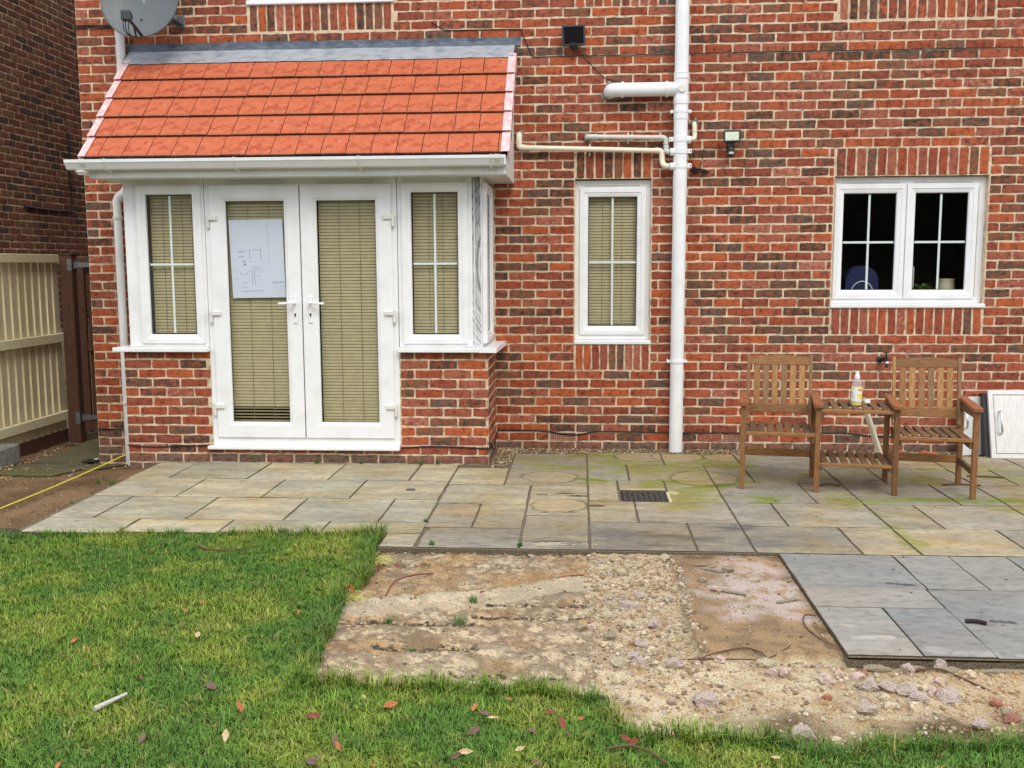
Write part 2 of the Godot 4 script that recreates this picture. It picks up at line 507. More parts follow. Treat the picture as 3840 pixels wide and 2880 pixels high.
# the patio from above, 1 cm a pixel: riven streaks, algae, damp, pot rings, mortar smears
const PX0 := 0.8
const PZ0 := 0.0
func patio_sheet() -> ImageTexture:
	var w := 760
	var h := 460
	var a := noise(0.03, 15, 5)
	var b := noise(0.012, 16, 4)
	var f := noise(0.2, 17, 2)
	# x, z, half width, half depth, strength
	var algae := [[4.75, 0.55, 0.75, 0.5, 0.75], [4.75, 1.3, 0.55, 0.14, 1.0], [5.0, 1.65, 0.25, 0.35, 0.8], [6.1, 1.72, 0.75, 0.16, 1.0], [5.45, 1.65, 0.4, 0.18, 0.7], [6.75, 1.75, 0.35, 0.2, 0.7], [6.55, 1.0, 0.6, 0.2, 0.5], [6.03, 2.6, 0.06, 0.5, 0.8], [5.4, 0.95, 0.3, 0.3, 0.5], [4.0, 0.6, 0.4, 0.4, 0.5], [7.3, 0.9, 0.4, 0.4, 0.5]]
	var damp := [[4.05, 2.6, 0.9, 0.35, 0.8], [4.6, 2.8, 0.8, 0.3, 0.8], [5.3, 2.7, 0.7, 0.25, 0.7], [4.9, 2.45, 0.4, 0.12, 0.6], [2.8, 2.35, 0.35, 0.12, 0.6], [6.9, 2.7, 0.4, 0.3, 0.5]]
	var rings := [[3.98, 1.13, 0.19], [4.68, 0.33, 0.2], [4.98, 0.33, 0.2], [5.1, 1.12, 0.24], [4.05, 1.98, 0.17], [5.35, 0.33, 0.16]]
	var white := [[4.1, 1.47, 0.16, 0.035], [5.62, 4.33, 0.06, 0.05], [5.78, 4.36, 0.12, 0.04], [5.42, 4.2, 0.1, 0.025], [4.05, 2.86, 0.17, 0.05], [4.62, 1.53, 0.2, 0.03], [5.95, 4.36, 0.1, 0.03], [4.82, 1.6, 0.05, 0.06], [5.36, 4.05, 0.04, 0.02]]
	var dark := [[4.18, 1.73, 0.1, 0.04], [4.1, 1.66, 0.06, 0.015], [4.12, 2.18, 0.1, 0.05], [3.98, 2.17, 0.03, 0.02], [4.3, 1.99, 0.05, 0.03], [3.95, 1.68, 0.06, 0.01], [5.70, 3.475, 0.022, 0.016], [5.735, 3.48, 0.018, 0.018], [5.768, 3.49, 0.02, 0.018], [5.80, 3.495, 0.016, 0.012], [5.99, 3.97, 0.02, 0.018], [6.025, 3.975, 0.02, 0.022], [6.06, 3.985, 0.024, 0.022]]
	var data := PackedByteArray()
	data.resize(w * h * 3)
	var i := 0
	for y in h:
		var z := PZ0 + (y + 0.5) * 0.01
		for x in w:
			var wx := PX0 + (x + 0.5) * 0.01
			var grey_zone := z > 2.985
			var n1 := a.get_noise_2d(x * 0.55, y * 1.7)
			var n2 := b.get_noise_2d(x, y * 1.3)
			var n3 := f.get_noise_2d(x, y)
			var t := 0.85 + 0.13 * n1 + 0.05 * n3
			var r := t * (1.0 + 0.03 * n2)
			var g := t
			var bl := t * (1.0 - 0.06 * n2)
			if grey_zone:
				t = 0.86 + 0.07 * n1 + 0.03 * n3
				r = t * (1.0 + 0.03 * n2); g = t; bl = t * (1.0 - 0.02 * n2)
			else:
				# ochre iron staining
				var o := clampf((n2 - 0.22) * 3.0, 0.0, 0.5)
				r = lerpf(r, 0.98 * t, o * 0.5); g = lerpf(g, 0.86 * t, o * 0.5); bl = lerpf(bl, 0.66 * t, o * 0.5)
				for q in algae:
					var dx: float = absf(wx - q[0]) / q[2]
					var dz: float = absf(z - q[1]) / q[3]
					if dx < 1.6 and dz < 1.6:
						var k := clampf((0.95 - sqrt(dx * dx + dz * dz) + n1 * 1.8 + n2 * 1.0 + n3 * 0.35) * 1.8, 0.0, 1.0) * float(q[4])
						r = lerpf(r, r * 0.84, k); g = lerpf(g, g * 0.91, k); bl = lerpf(bl, bl * 0.66, k)
				for q in damp:
					var dx: float = absf(wx - q[0]) / q[2]
					var dz: float = absf(z - q[1]) / q[3]
					if dx < 1.5 and dz < 1.5:
						var k := clampf((1.0 - sqrt(dx * dx + dz * dz) + n1 * 1.3) * 1.8, 0.0, 1.0) * float(q[4])
						r *= 1.0 - 0.16 * k; g *= 1.0 - 0.16 * k; bl *= 1.0 - 0.14 * k
				for q in rings:
					var d := Vector2(wx - q[0], z - q[1]).length() + n1 * 0.03
					if d < q[2]:
						r = lerpf(r, 0.93, 0.55); g = lerpf(g, 0.88, 0.55); bl = lerpf(bl, 0.8, 0.55)
					elif d < q[2] + 0.02:
						r *= 0.82; g *= 0.82; bl *= 0.78
			for q in white:
				var dx: float = absf(wx - q[0]) / q[2]
				var dz: float = absf(z - q[1]) / q[3]
				if dx < 1.6 and dz < 1.6 and dx * dx + dz * dz + n1 * 1.6 + n3 * 0.6 < 0.85:
					r = lerpf(r, 1.0, 0.8); g = lerpf(g, 1.0, 0.8); bl = lerpf(bl, 1.0, 0.75)
			for q in dark:
				var dx: float = absf(wx - q[0]) / q[2]
				var dz: float = absf(z - q[1]) / q[3]
				if dx < 1.6 and dz < 1.6 and dx * dx + dz * dz + n1 * (0.6 if grey_zone else 1.8) + n3 * 0.5 < 0.85:
					var dk := 0.66 if grey_zone else 0.55
					r *= dk; g *= dk; bl *= dk
			data[i] = int(clampf(r, 0, 1) * 255)
			data[i + 1] = int(clampf(g, 0, 1) * 255)
			data[i + 2] = int(clampf(bl, 0, 1) * 255)
			i += 3
	return ImageTexture.create_from_image(Image.create_from_data(w, h, false, Image.FORMAT_RGB8, data))

# ---------- bricks ----------
var brick_cache := {}
func brick_shape(w: float, h: float, variant: int) -> MB:
	var key := "%d_%d_%d" % [int(round(w * 400)), int(round(h * 400)), variant]
	if brick_cache.has(key):
		return brick_cache[key]
	var keep := rng.state
	rng.seed = hash(key)
	var m := MB.new()
	var out: Array[Vector2] = []
	var nx := 5 if w > 0.12 else 3
	var ny := 2 if h < 0.12 else 4
	var hw := w * 0.5
	var hh := h * 0.5
	var k := 0.006
	for i in nx:
		out.append(Vector2(-hw + k + (w - 2 * k) * i / (nx - 1), -hh))
	for i in ny:
		out.append(Vector2(hw, -hh + k + (h - 2 * k) * i / (ny - 1)))
	for i in nx:
		out.append(Vector2(hw - k - (w - 2 * k) * i / (nx - 1), hh))
	for i in ny:
		out.append(Vector2(-hw, hh - k - (h - 2 * k) * i / (ny - 1)))
	var fr: Array[Vector3] = []
	var bk: Array[Vector3] = []
	for p in out:
		var j := Vector2(rf(-0.0028, 0.0024), rf(-0.0034, 0.0026))
		var q := p + j
		fr.append(V(q.x - signf(q.x) * 0.0022, q.y - signf(q.y) * 0.0022, rf(-0.0012, 0.0006)))
		bk.append(V(q.x, q.y, -0.012))
	var mid := V(rf(-0.2, 0.2) * w, rf(-0.2, 0.2) * h, rf(0.0, 0.002))
	for i in fr.size():
		var i2 := (i + 1) % fr.size()
		var nn := (fr[i2] - mid).cross(fr[i] - mid).normalized()
		if nn.z < 0: nn = -nn
		m.tri(mid, fr[i], fr[i2], nn)
		var o := V(fr[i].x + fr[i2].x, (fr[i].y + fr[i2].y) * w / h, 0.0)
		m.quad(fr[i], fr[i2], bk[i2], bk[i], o)
	rng.state = keep
	brick_cache[key] = m
	return m

# collects bricks, then makes the largest ones single nodes and the rest one mesh
class Bricks:
	var all: Array = []   # [MB, Transform3D, Material, score]

var brick_mesh_cache := {}
func lay(bs: Bricks, limit: int, parent: Node3D, called: String, mass: String) -> void:
	bs.all.sort_custom(func(a, b): return a[3] > b[3])
	var rest := {}
	for i in bs.all.size():
		var b = bs.all[i]
		if i < limit:
			if not brick_mesh_cache.has(b[0]):
				brick_mesh_cache[b[0]] = b[0].mesh()
			var o := MeshInstance3D.new()
			o.name = called
			o.mesh = brick_mesh_cache[b[0]]
			o.material_override = b[2]
			o.transform = b[1]
			parent.add_child(o, true)
		else:
			if not rest.has(b[2]):
				rest[b[2]] = MB.new()
			rest[b[2]].add(b[0], b[1])
	if rest.is_empty():
		return
	var am := ArrayMesh.new()
	var k := 0
	for mm in rest:
		am.add_surface_from_arrays(Mesh.PRIMITIVE_TRIANGLES, rest[mm].arrays())
		am.surface_set_material(k, mm)
		k += 1
	var o := MeshInstance3D.new()
	o.name = mass
	o.mesh = am
	o.set_meta("kind", "stuff")
	parent.add_child(o, true)

func pick_brick(dark := 0.23) -> Material:
	if rng.randf() < dark:
		return M.brick[M.reds + rng.randi() % (M.brick.size() - M.reds)]
	var k := rng.randi() % 30
	if k >= 25:
		return M.brick[7 + k % 5]
	return M.brick[k % 7]

# one course: bricks between a and b (local x), joints at off + n * 0.225, minus the cuts
func course(bs: Bricks, a: float, b: float, y: float, off: float, cuts: Array, xf: Transform3D, mats: Callable, score: Callable) -> void:
	var n0 := int(floor((a - off) / 0.225)) - 1
	var x := off + n0 * 0.225
	while x < b:
		var spans := [[x + 0.005, x + 0.22]]
		spans[0][0] = maxf(spans[0][0], a)
		spans[0][1] = minf(spans[0][1], b)
		for c in cuts:
			var nxt: Array = []
			for s in spans:
				if s[1] <= c[0] or s[0] >= c[1]:
					nxt.append(s)
				else:
					if s[0] < c[0] - 0.008: nxt.append([s[0], c[0] - 0.008])
					if s[1] > c[1] + 0.008: nxt.append([c[1] + 0.008, s[1]])
			spans = nxt
		for s in spans:
			var w: float = s[1] - s[0]
			if w > 0.025:
				var sh := brick_shape(snappedf(w, 0.005), 0.065, rng.randi() % 7)
				var bt := Basis(Vector3(0, 0, 1), rf(-0.006, 0.006)) * Basis(Vector3(0, 1, 0), rf(-0.006, 0.006))
				if rng.randf() < 0.5:
					bt = Basis(Vector3(0, 0, 1), PI) * bt
				var at := V((s[0] + s[1]) * 0.5, y + 0.0375 + rf(-0.0012, 0.0012), rf(-0.0012, 0.0014))
				bs.all.append([sh, xf * Transform3D(bt, at), mats.call(y), score.call(at, w)])
		x += 0.225

func soldiers(bs: Bricks, x0: float, x1: float, y0: float, y1: float, count: int, dark: float) -> void:
	var p := (x1 - x0) / count
	for i in count:
		var w := p - 0.011
		var sh := brick_shape(snappedf(w, 0.0025), snappedf(y1 - y0 - 0.01, 0.005), rng.randi() % 6)
		var bt := Basis(Vector3(0, 0, 1), rf(-0.012, 0.012))
		bs.all.append([sh, Transform3D(bt, V(x0 + p * (i + 0.5) + rf(-0.002, 0.002), (y0 + y1) * 0.5, rf(-0.001, 0.002))), pick_brick(dark), 1.0])

# a flat wall face with rectangular openings and their reveals
func pierced(m: MB, x0: float, x1: float, y0: float, y1: float, z: float, holes: Array, depth: float, xf := Transform3D()) -> void:
	var xs := [x0, x1]
	var ys := [y0, y1]
	for h in holes:
		for q in [h[0], h[1]]:
			if q > x0 and q < x1 and not xs.has(q): xs.append(q)
		for q in [h[2], h[3]]:
			if q > y0 and q < y1 and not ys.has(q): ys.append(q)
	xs.sort()
	ys.sort()
	for i in xs.size() - 1:
		for j in ys.size() - 1:
			var cx: float = (xs[i] + xs[i + 1]) * 0.5
			var cy: float = (ys[j] + ys[j + 1]) * 0.5
			var open := false
			for h in holes:
				if cx > h[0] and cx < h[1] and cy > h[2] and cy < h[3]:
					open = true
			if not open:
				m.quad(xf * V(xs[i], ys[j], z), xf * V(xs[i + 1], ys[j], z), xf * V(xs[i + 1], ys[j + 1], z), xf * V(xs[i], ys[j + 1], z), xf.basis * Vector3(0, 0, 1))
	for h in (holes if depth > 0.0 else []):
		var a := [V(h[0], h[2], z), V(h[1], h[2], z), V(h[1], h[3], z), V(h[0], h[3], z)]
		var mid := V((h[0] + h[1]) * 0.5, (h[2] + h[3]) * 0.5, z)
		for k in 4:
			var p: Vector3 = a[k]
			var q: Vector3 = a[(k + 1) % 4]
			var o := mid - (p + q) * 0.5
			m.quad(xf * p, xf * q, xf * (q - V(0, 0, depth)), xf * (p - V(0, 0, depth)), xf.basis * o)

# ---------- windows ----------
const FRAME := [Vector2(0, -0.06), Vector2(0, -0.002), Vector2(0.002, 0.0), Vector2(0.03, 0.0), Vector2(0.045, -0.004), Vector2(0.045, -0.03)]
const SASH := [Vector2(0, -0.02), Vector2(0, 0.012), Vector2(0.003, 0.015), Vector2(0.034, 0.015), Vector2(0.040, 0.008), Vector2(0.044, 0.009), Vector2(0.066, 0.003), Vector2(0.070, -0.003), Vector2(0.072, -0.016)]
const SASHW := [Vector2(0, -0.02), Vector2(0, 0.014), Vector2(0.004, 0.018), Vector2(0.098, 0.018), Vector2(0.106, 0.011), Vector2(0.119, 0.006), Vector2(0.123, 0.0), Vector2(0.124, -0.016)]

func sash(parent: Node3D, x0: float, x1: float, y0: float, y1: float, z: float, prof: Array, glaze: float, bars: bool, bar_y := 0.0, xf := Transform3D()) -> Node3D:
	var m := MB.new()
	m.ring(x0, x1, y0, y1, prof, xf * Transform3D(Basis(), V(0, 0, z)))
	var s := put("sash", m, M.upvc, parent)
	var g := MB.new()
	g.ring(x0 + glaze - 0.001, x1 - glaze + 0.001, y0 + glaze - 0.001, y1 - glaze + 0.001, [Vector2(0, -0.011), Vector2(0.003, -0.0105), Vector2(0.004, -0.014)], xf * Transform3D(Basis(), V(0, 0, z)))
	put("gasket", g, M.seal, s)
	var gx0 := x0 + glaze
	var gx1 := x1 - glaze
	var gy0 := y0 + glaze
	var gy1 := y1 - glaze
	var p := MB.new()
	p.quad(xf * V(gx0, gy0, z - 0.013), xf * V(gx1, gy0, z - 0.013), xf * V(gx1, gy1, z - 0.013), xf * V(gx0, gy1, z - 0.013), xf.basis * Vector3(0, 0, 1))
	put("pane", p, M.glass, s)
	if bars:
		var cx := (gx0 + gx1) * 0.5
		put("glazing_bar", one(V(cx - 0.009, gy0, z - 0.026), V(cx + 0.009, gy1, z - 0.018), 0.002, xf), M.bar, s)
		put("glazing_bar", one(V(gx0, bar_y - 0.009, z - 0.0255), V(gx1, bar_y + 0.009, z - 0.0175), 0.002, xf), M.bar, s)
	return s

func vent(parent: Node3D, x0: float, x1: float, y: float, z: float) -> void:
	var m := MB.new()
	m.box(V(x0, y - 0.006, z), V(x1, y + 0.006, z + 0.012), 0.004)
	put("trickle_vent", m, M.upvc2, parent)

# venetian blind: a thing of its own behind the glass
func blind(label: String, x0: float, x1: float, y0: float, y1: float, z: float, cords: Array, raise := 0.0) -> void:
	var t := thing("venetian_blind", label, "blind", V(0, 0, 0))
	t.position = V((x0 + x1) * 0.5, y0, z)
	var w := x1 - x0
	var h := y1 - y0
	put("head_rail", one(V(-w * 0.5, h - 0.028, -0.012), V(w * 0.5, h, 0.012), 0.003), M.slat, t)
	var pitch := 0.0248
	var shut := MB.new()
	shut.extrude(PackedVector2Array([Vector2(-0.0035, 0.0128), Vector2(-0.0045, 0.012), Vector2(0.0012, 0.001), Vector2(0.0040, -0.0122), Vector2(0.0052, -0.0122), Vector2(0.0030, 0.002)]), -w * 0.5, w * 0.5, Transform3D(Basis(Vector3(0, 0, 1), Vector3(0, 1, 0), Vector3(-1, 0, 0)) * Basis(Vector3(0, 1, 0), 0.0), Vector3.ZERO))
	var shut_m := turn_slat(shut).mesh()
	var flat := one(V(-w * 0.5, -0.0008, -0.011), V(w * 0.5, 0.0008, 0.011), 0.0)
	var flat_m := flat.mesh()
	var y := h - 0.042
	while y > 0.012:
		var o := MeshInstance3D.new()
		o.name = "slat"
		o.mesh = flat_m if y < raise else shut_m
		o.material_override = M.slat
		o.position = V(rf(-0.0006, 0.0006), y + rf(-0.0006, 0.0006), 0)
		o.rotation.z = rf(-0.0008, 0.0008)
		if y < raise:
			o.rotation.x = 0.25
		t.add_child(o, true)
		y -= pitch
	put("bottom_rail", one(V(-w * 0.5, 0.0, -0.009), V(w * 0.5, 0.011, 0.009), 0.002), M.slat, t)
	for cx in cords:
		put("cord", one(V(cx * w * 0.5 - 0.0016, 0.0, 0.0055), V(cx * w * 0.5 + 0.0016, h - 0.02, 0.0075)), M.cord, t)

func turn_slat(m: MB) -> MB:
	return m

# ---------- the house ----------
const KIT := [6.23, 7.435, 1.125, 2.175]
const SML := [4.146, 4.766, 0.825, 2.175]
func build_house() -> void:
	var house := thing("brick_house", "red and dark brick house with white windows and a tiled bay", "house")
	rng.seed = 11
	var holes := [KIT, SML, [1.465, 2.66, 3.61, 4.7], [0.66, 3.42, -0.3, 2.3]]
	# main wall
	var m := MB.new()
	pierced(m, 0.0, 8.9, -0.6, 5.3, -0.0028, holes, 0.11)
	var wall := put("wall", m, M.mortar, house)
	var bs := Bricks.new()
	var soft := [[KIT[0], KIT[1], 0.9, 2.4], [SML[0], SML[1], 0.6, 2.4], [1.465, 2.66, 3.385, 4.9], [4.14, 4.95, 3.525, 3.75], [6.215, 7.42, 3.385, 3.61], [0.62, 3.47, -1, 2.25], [0.6, 3.55, 2.2, 3.05]]
	for v in [[3.945, 4.155], [5.39, 5.6], [6.52, 6.74]]:
		soft.append([v[0] - 0.008, v[1] + 0.008, 0.0, 0.075])
	for k in range(-5, 54):
		var y := k * 0.075
		var cuts: Array = []
		for s in soft:
			if s[2] < y + 0.07 and s[3] > y + 0.005:
				cuts.append([s[0], s[1]])
		var off := -0.005 if posmod(k, 2) == 0 else -0.1175
		course(bs, 0.0, 8.8, y, off, cuts, Transform3D(), func(yy): return M.plinth[rng.randi() % 2] if yy < -0.01 else pick_brick(), func(at, w): return (w / 0.215) * (4.0 + at.x) * (1.0 if at.y > -0.01 and at.y < 3.62 and at.x < 7.6 else 0.1))
	lay(bs, 200, wall, "brick", "brickwork")
	# soldier courses over and under the openings
	var sc := node("soldier_courses", house)
	var ss := Bricks.new()
	soldiers(ss, 6.235, 7.43, 2.175, 2.4, 15, 0.08)
	soldiers(ss, 6.235, 7.43, 0.9, 1.125, 16, 0.1)
	soldiers(ss, 4.15, 4.765, 2.175, 2.4, 8, 0.45)
	soldiers(ss, 4.15, 4.765, 0.6, 0.825, 9, 0.35)
	soldiers(ss, 1.47, 2.655, 3.385, 3.6, 16, 0.3)
	soldiers(ss, 4.145, 4.945, 3.525, 3.74, 11, 0.3)
	soldiers(ss, 6.22, 7.415, 3.385, 3.6, 16, 0.3)
	lay(ss, 300, sc, "soldier_brick", "soldier_brickwork")
	for v in [3.945, 5.39, 6.525]:
		var ab := MB.new()
		ab.box(V(v, 0.005, -0.02), V(v + 0.21, 0.07, -0.006))
		for r in 5:
			ab.box(V(v, 0.005 + r * 0.0145, -0.006), V(v + 0.21, 0.012 + r * 0.0145, 0.0))
		for q in 12:
			ab.box(V(v + q * 0.0185, 0.005, -0.006), V(v + q * 0.0185 + 0.006, 0.07, -0.001))
		put("air_brick", ab, M.airbrick, house)
	# upper storey above the view, roof, side wall, rooms
	put("upper_wall", one(V(0.0, 4.08, -0.2), V(8.9, 5.3, 0.002)), M.brick[1], house)
	put("side_wall", one(V(-0.0, -0.6, -7.0), V(0.2, 5.3, -0.02)), M.brick[1], house)
	put("end_wall", one(V(8.7, -0.6, -7.0), V(8.9, 5.3, -0.02)), M.brick[1], house)
	var rf_ := MB.new()
	rf_.extrude(PackedVector2Array([Vector2(-0.35, 5.2), Vector2(-0.35, 5.3), Vector2(3.6, 7.8), Vector2(7.4, 5.3), Vector2(7.4, 5.2), Vector2(3.6, 7.65)]), -0.3, 9.2, Transform3D(Basis(Vector3(0, 0, -1), Vector3(0, 1, 0), Vector3(1, 0, 0)), Vector3.ZERO))
	put("main_roof", rf_, M.deck, house)
	var rm := MB.new()
	rm.quad(V(0.22, -0.02, -3.6), V(8.6, -0.02, -3.6), V(8.6, 2.36, -3.6), V(0.22, 2.36, -3.6), Vector3(0, 0, 1))
	rm.quad(V(0.22, 2.36, -3.6), V(8.6, 2.36, -3.6), V(8.6, 2.36, -0.02), V(0.22, 2.36, -0.02), Vector3(0, -1, 0))
	rm.quad(V(0.22, -0.02, -3.6), V(8.6, -0.02, -3.6), V(8.6, -0.02, -0.02), V(0.22, -0.02, -0.02), Vector3(0, 1, 0))
	rm.quad(V(0.7, 0.03, -0.02), V(3.38, 0.03, -0.02), V(3.38, 0.03, 0.6), V(0.7, 0.03, 0.6), Vector3(0, 1, 0))
	rm.quad(V(8.6, -0.02, -3.6), V(8.6, 2.36, -3.6), V(8.6, 2.36, 0.0), V(8.6, -0.02, 0.0), Vector3(-1, 0, 0))
	rm.quad(V(0.22, -0.02, -3.6), V(0.22, 2.36, -3.6), V(0.22, 2.36, 0.0), V(0.22, -0.02, 0.0), Vector3(1, 0, 0))
	rm.quad(V(5.2, -0.02, -3.6), V(5.2, 2.36, -3.6), V(5.2, 2.36, -0.1), V(5.2, -0.02, -0.1), Vector3(1, 0, 0))
	put("room_lining", rm, M.room, house)
	put("loft_floor", one(V(0.2, 2.5, -7.0), V(8.7, 2.7, -0.12)), M.room, house)

	# kitchen window
	var w := node("window", house)
	tag(w, "wide white casement window with two sashes and dark panes", "")
	var fr := MB.new()
	fr.ring(KIT[0], KIT[1], 1.155, KIT[3] - 0.004, [Vector2(0, -0.12), Vector2(0, -0.062), Vector2(0.002, -0.06), Vector2(0.03, -0.06), Vector2(0.05, -0.064), Vector2(0.05, -0.1)])
	fr.box(V(KIT[0] + 0.03, 2.085, -0.12), V(KIT[1] - 0.03, 2.145, -0.0605))
	fr.box(V(6.78, 1.19, -0.12), V(6.85, 2.1, -0.062))
	put("frame", fr, M.upvc, w)
	sash(w, 6.25, 6.810, 1.192, 2.112, -0.058, SASH, 0.074, true, 1.649)
	sash(w, 6.818, 7.374, 1.192, 2.112, -0.058, SASH, 0.074, true, 1.649)
	vent(w, 6.304, 6.754, 2.132, -0.060)
	vent(w, 6.872, 7.33, 2.132, -0.060)
	put("sill", one(V(6.225, 1.118, -0.12), V(7.452, 1.153, 0.012), 0.006), M.upvc, w)
	# small window
	w = node("window", house)
	tag(w, "narrow white casement window with a beige blind behind it", "")
	fr = MB.new()
	fr.ring(SML[0], SML[1], 0.855, SML[3] - 0.01, [Vector2(0, -0.12), Vector2(0, -0.062), Vector2(0.002, -0.06), Vector2(0.03, -0.06), Vector2(0.05, -0.064), Vector2(0.05, -0.1)])
	fr.box(V(SML[0] + 0.03, 2.07, -0.12), V(SML[1] - 0.03, 2.14, -0.0605))
	put("frame", fr, M.upvc, w)
	sash(w, 4.184, 4.726, 0.897, 2.102, -0.058, SASH, 0.074, true, 1.496)
	vent(w, 4.23, 4.68, 2.128, -0.060)
	put("sill", one(V(4.138, 0.818, -0.12), V(4.776, 0.853, 0.012), 0.006), M.upvc, w)
	# upper window: only its sill and lower rail are in view
	w = node("window", house)
	fr = MB.new()
	fr.ring(1.465, 2.66, 3.635, 4.7, FRAME, Transform3D(Basis(), V(0, 0, -0.04)))
	put("frame", fr, M.upvc, w)
	put("sill", one(V(1.452, 3.597, -0.12), V(2.672, 3.632, 0.02), 0.006), M.upvc, w)
	var up := MB.new()
	up.quad(V(1.5, 3.66, -0.06), V(2.63, 3.66, -0.06), V(2.63, 4.67, -0.06), V(1.5, 4.67, -0.06), Vector3(0, 0, 1))
	put("pane", up, M.glass, w)
	put("reveal_lining", one(V(1.47, 3.6, -0.6), V(2.65, 4.7, -0.5)), M.room, w)
	build_bay(house)

func build_bay(house: Node3D) -> void:
	var zb := 0.675
	rng.seed = 23
	# brick plinth of the bay: front and both returns
	var m := MB.new()
	pierced(m, 0.59, 3.485, -0.5, 0.81, zb - 0.0028, [[1.29, 2.79, 0.036, 0.9]], 0.0)
	var side := Transform3D(Basis(Vector3(0, 0, -1), Vector3(0, 1, 0), Vector3(1, 0, 0)), V(3.485, 0, zb))
	var side_l := Transform3D(Basis(Vector3(0, 0, 1), Vector3(0, 1, 0), Vector3(-1, 0, 0)), V(0.59, 0, 0))
	pierced(m, 0.0, 0.67, -0.5, 0.81, -0.0028, [], 0.0, side)
	pierced(m, 0.0, 0.67, -0.5, 0.81, -0.0028, [], 0.0, side_l)
	m.box(V(0.75, -0.5, 0.45), V(1.285, 0.805, 0.6))
	m.box(V(2.795, -0.5, 0.45), V(3.3, 0.805, 0.6))
	var bw := put("bay_wall", m, M.mortar, house)
	var bs := Bricks.new()
	for k in range(-4, 11):
		var y := k * 0.075
		if y > 0.79: continue
		var odd := posmod(k, 2) == 1
		var cuts: Array = []
		if y > 0.03: cuts.append([1.29, 2.79])
		elif y > -0.01: cuts.append([1.27, 2.77])
		var pickf := func(yy): return M.plinth[rng.randi() % 2] if yy < -0.01 else pick_brick(0.2)
		var sc := func(_at, ww): return ww
		if y > 0.03:
			course(bs, 0.59, 1.285, y, 0.585 if odd else 0.4725, [], Transform3D(Basis(), V(0, 0, zb)), pickf, sc)
			course(bs, 2.80, 3.485, y, 2.795 if odd else 2.6825, [], Transform3D(Basis(), V(0, 0, zb)), pickf, sc)
		else:
			course(bs, 0.59, 3.485, y, 0.585 if odd else 0.4725, [], Transform3D(Basis(), V(0, 0, zb)), pickf, sc)
		course(bs, 0.0, 0.67, y, -0.1175 if odd else -0.005, [], side, pickf, func(_at, ww): return ww * 0.6)
		course(bs, 0.0, 0.67, y, -0.1175 if odd else -0.005, [], side_l, pickf, func(_at, ww): return ww * 0.1)
	lay(bs, 100, bw, "brick", "brickwork")

	# french doors
	var d := node("french_door", house)
	tag(d, "white double glazed doors with lever handles in the bay", "")
	var fr := MB.new()
	fr.ring(1.29, 2.79, 0.092, 2.16, [Vector2(0, zb - 0.07), Vector2(0, zb - 0.002), Vector2(0.002, zb), Vector2(0.03, zb), Vector2(0.05, zb - 0.006), Vector2(0.05, zb - 0.05)])
	fr.box(V(1.32, 2.085, zb - 0.07), V(2.76, 2.14, zb - 0.0005))
	put("frame", fr, M.upvc, d)
	put("threshold", one(V(1.255, 0.038, zb - 0.05), V(2.79, 0.066, zb + 0.055), 0.006), M.upvc, d)
	put("threshold_riser", one(V(1.29, 0.066, zb - 0.05), V(2.788, 0.094, zb + 0.01), 0.004), M.upvc, d)
	sash(d, 1.333, 2.037, 0.132, 2.098, zb + 0.002, SASHW, 0.1245, false)
	sash(d, 2.045, 2.749, 0.132, 2.098, zb + 0.002, SASHW, 0.1245, false)
	put("meeting_seal", one(V(2.034, 0.135, zb - 0.02), V(2.048, 2.095, zb + 0.006)), M.seal, d)
	vent(d, 1.464, 1.918, 2.118, zb)
	vent(d, 2.176, 2.628, 2.115, zb)
	for s in [[1.988, -1.0], [2.108, 1.0]]:
		var h := node("handle", d)
		var z := zb + 0.02
		put("back_plate", one(V(s[0] - 0.016, 1.036, z), V(s[0] + 0.016, 1.248, z + 0.010), 0.006), M.white_metal, h)
		var lv := MB.new()
		lv.tube([V(s[0], 1.195, z + 0.008), V(s[0], 1.195, z + 0.045)], 0.012, 10)
		lv.tube(smooth_path([V(s[0], 1.195, z + 0.045), V(s[0] + s[1] * 0.03, 1.194, z + 0.053), V(s[0] + s[1] * 0.075, 1.191, z + 0.052), V(s[0] + s[1] * 0.118, 1.188, z + 0.048)], 4), 0.011, 10, true, 0.009)
		put("lever", lv, M.white_metal, h)
		var ky := MB.new()
		ky.tube([V(s[0], 1.105, z + 0.008), V(s[0], 1.105, z + 0.013)], 0.0085, 10)
		ky.box(V(s[0] - 0.0035, 1.083, z + 0.008), V(s[0] + 0.0035, 1.1, z + 0.013))
		put("lock_cylinder", ky, M.dark_metal, h)
	for y in [1.845, 1.112, 0.38]:
		for s in [[1.333, 1.0], [2.749, -1.0]]:
			var hg := MB.new()
			var z := zb + 0.02
			hg.box(V(s[0] - s[1] * 0.01, y - 0.02, z - 0.004), V(s[0] + s[1] * 0.065, y + 0.021, z + 0.018), 0.008)
			hg.tube([V(s[0] - s[1] * 0.014, y + 0.021, z + 0.002), V(s[0] - s[1] * 0.014, y - 0.07, z + 0.002)], 0.0125, 10)
			put("hinge", hg, M.upvc2, d)
	# side lights either side of the doors
	for s in [[0.645, 1.285, 0.752, 1.262, 1.492, "white casement window beside the glazed doors, next to the downpipe"], [2.795, 3.438, 2.83, 3.33, 1.49, "white casement window beside the glazed doors, at the bay corner"]]:
		var w := node("window", house)
		tag(w, s[5], "")
		fr = MB.new()
		fr.box(V(s[0], 0.848, zb - 0.07), V(s[2] + 0.02, 2.16, zb), 0.004)
		fr.box(V(s[3] - 0.02, 0.848, zb - 0.07), V(s[1], 2.16, zb), 0.004)
		fr.box(V(s[2] + 0.02, 2.08, zb - 0.07), V(s[3] - 0.02, 2.16, zb - 0.0005))
		fr.box(V(s[2] + 0.02, 0.848, zb - 0.07), V(s[3] - 0.02, 0.9, zb - 0.0005))
		put("frame", fr, M.upvc, w)
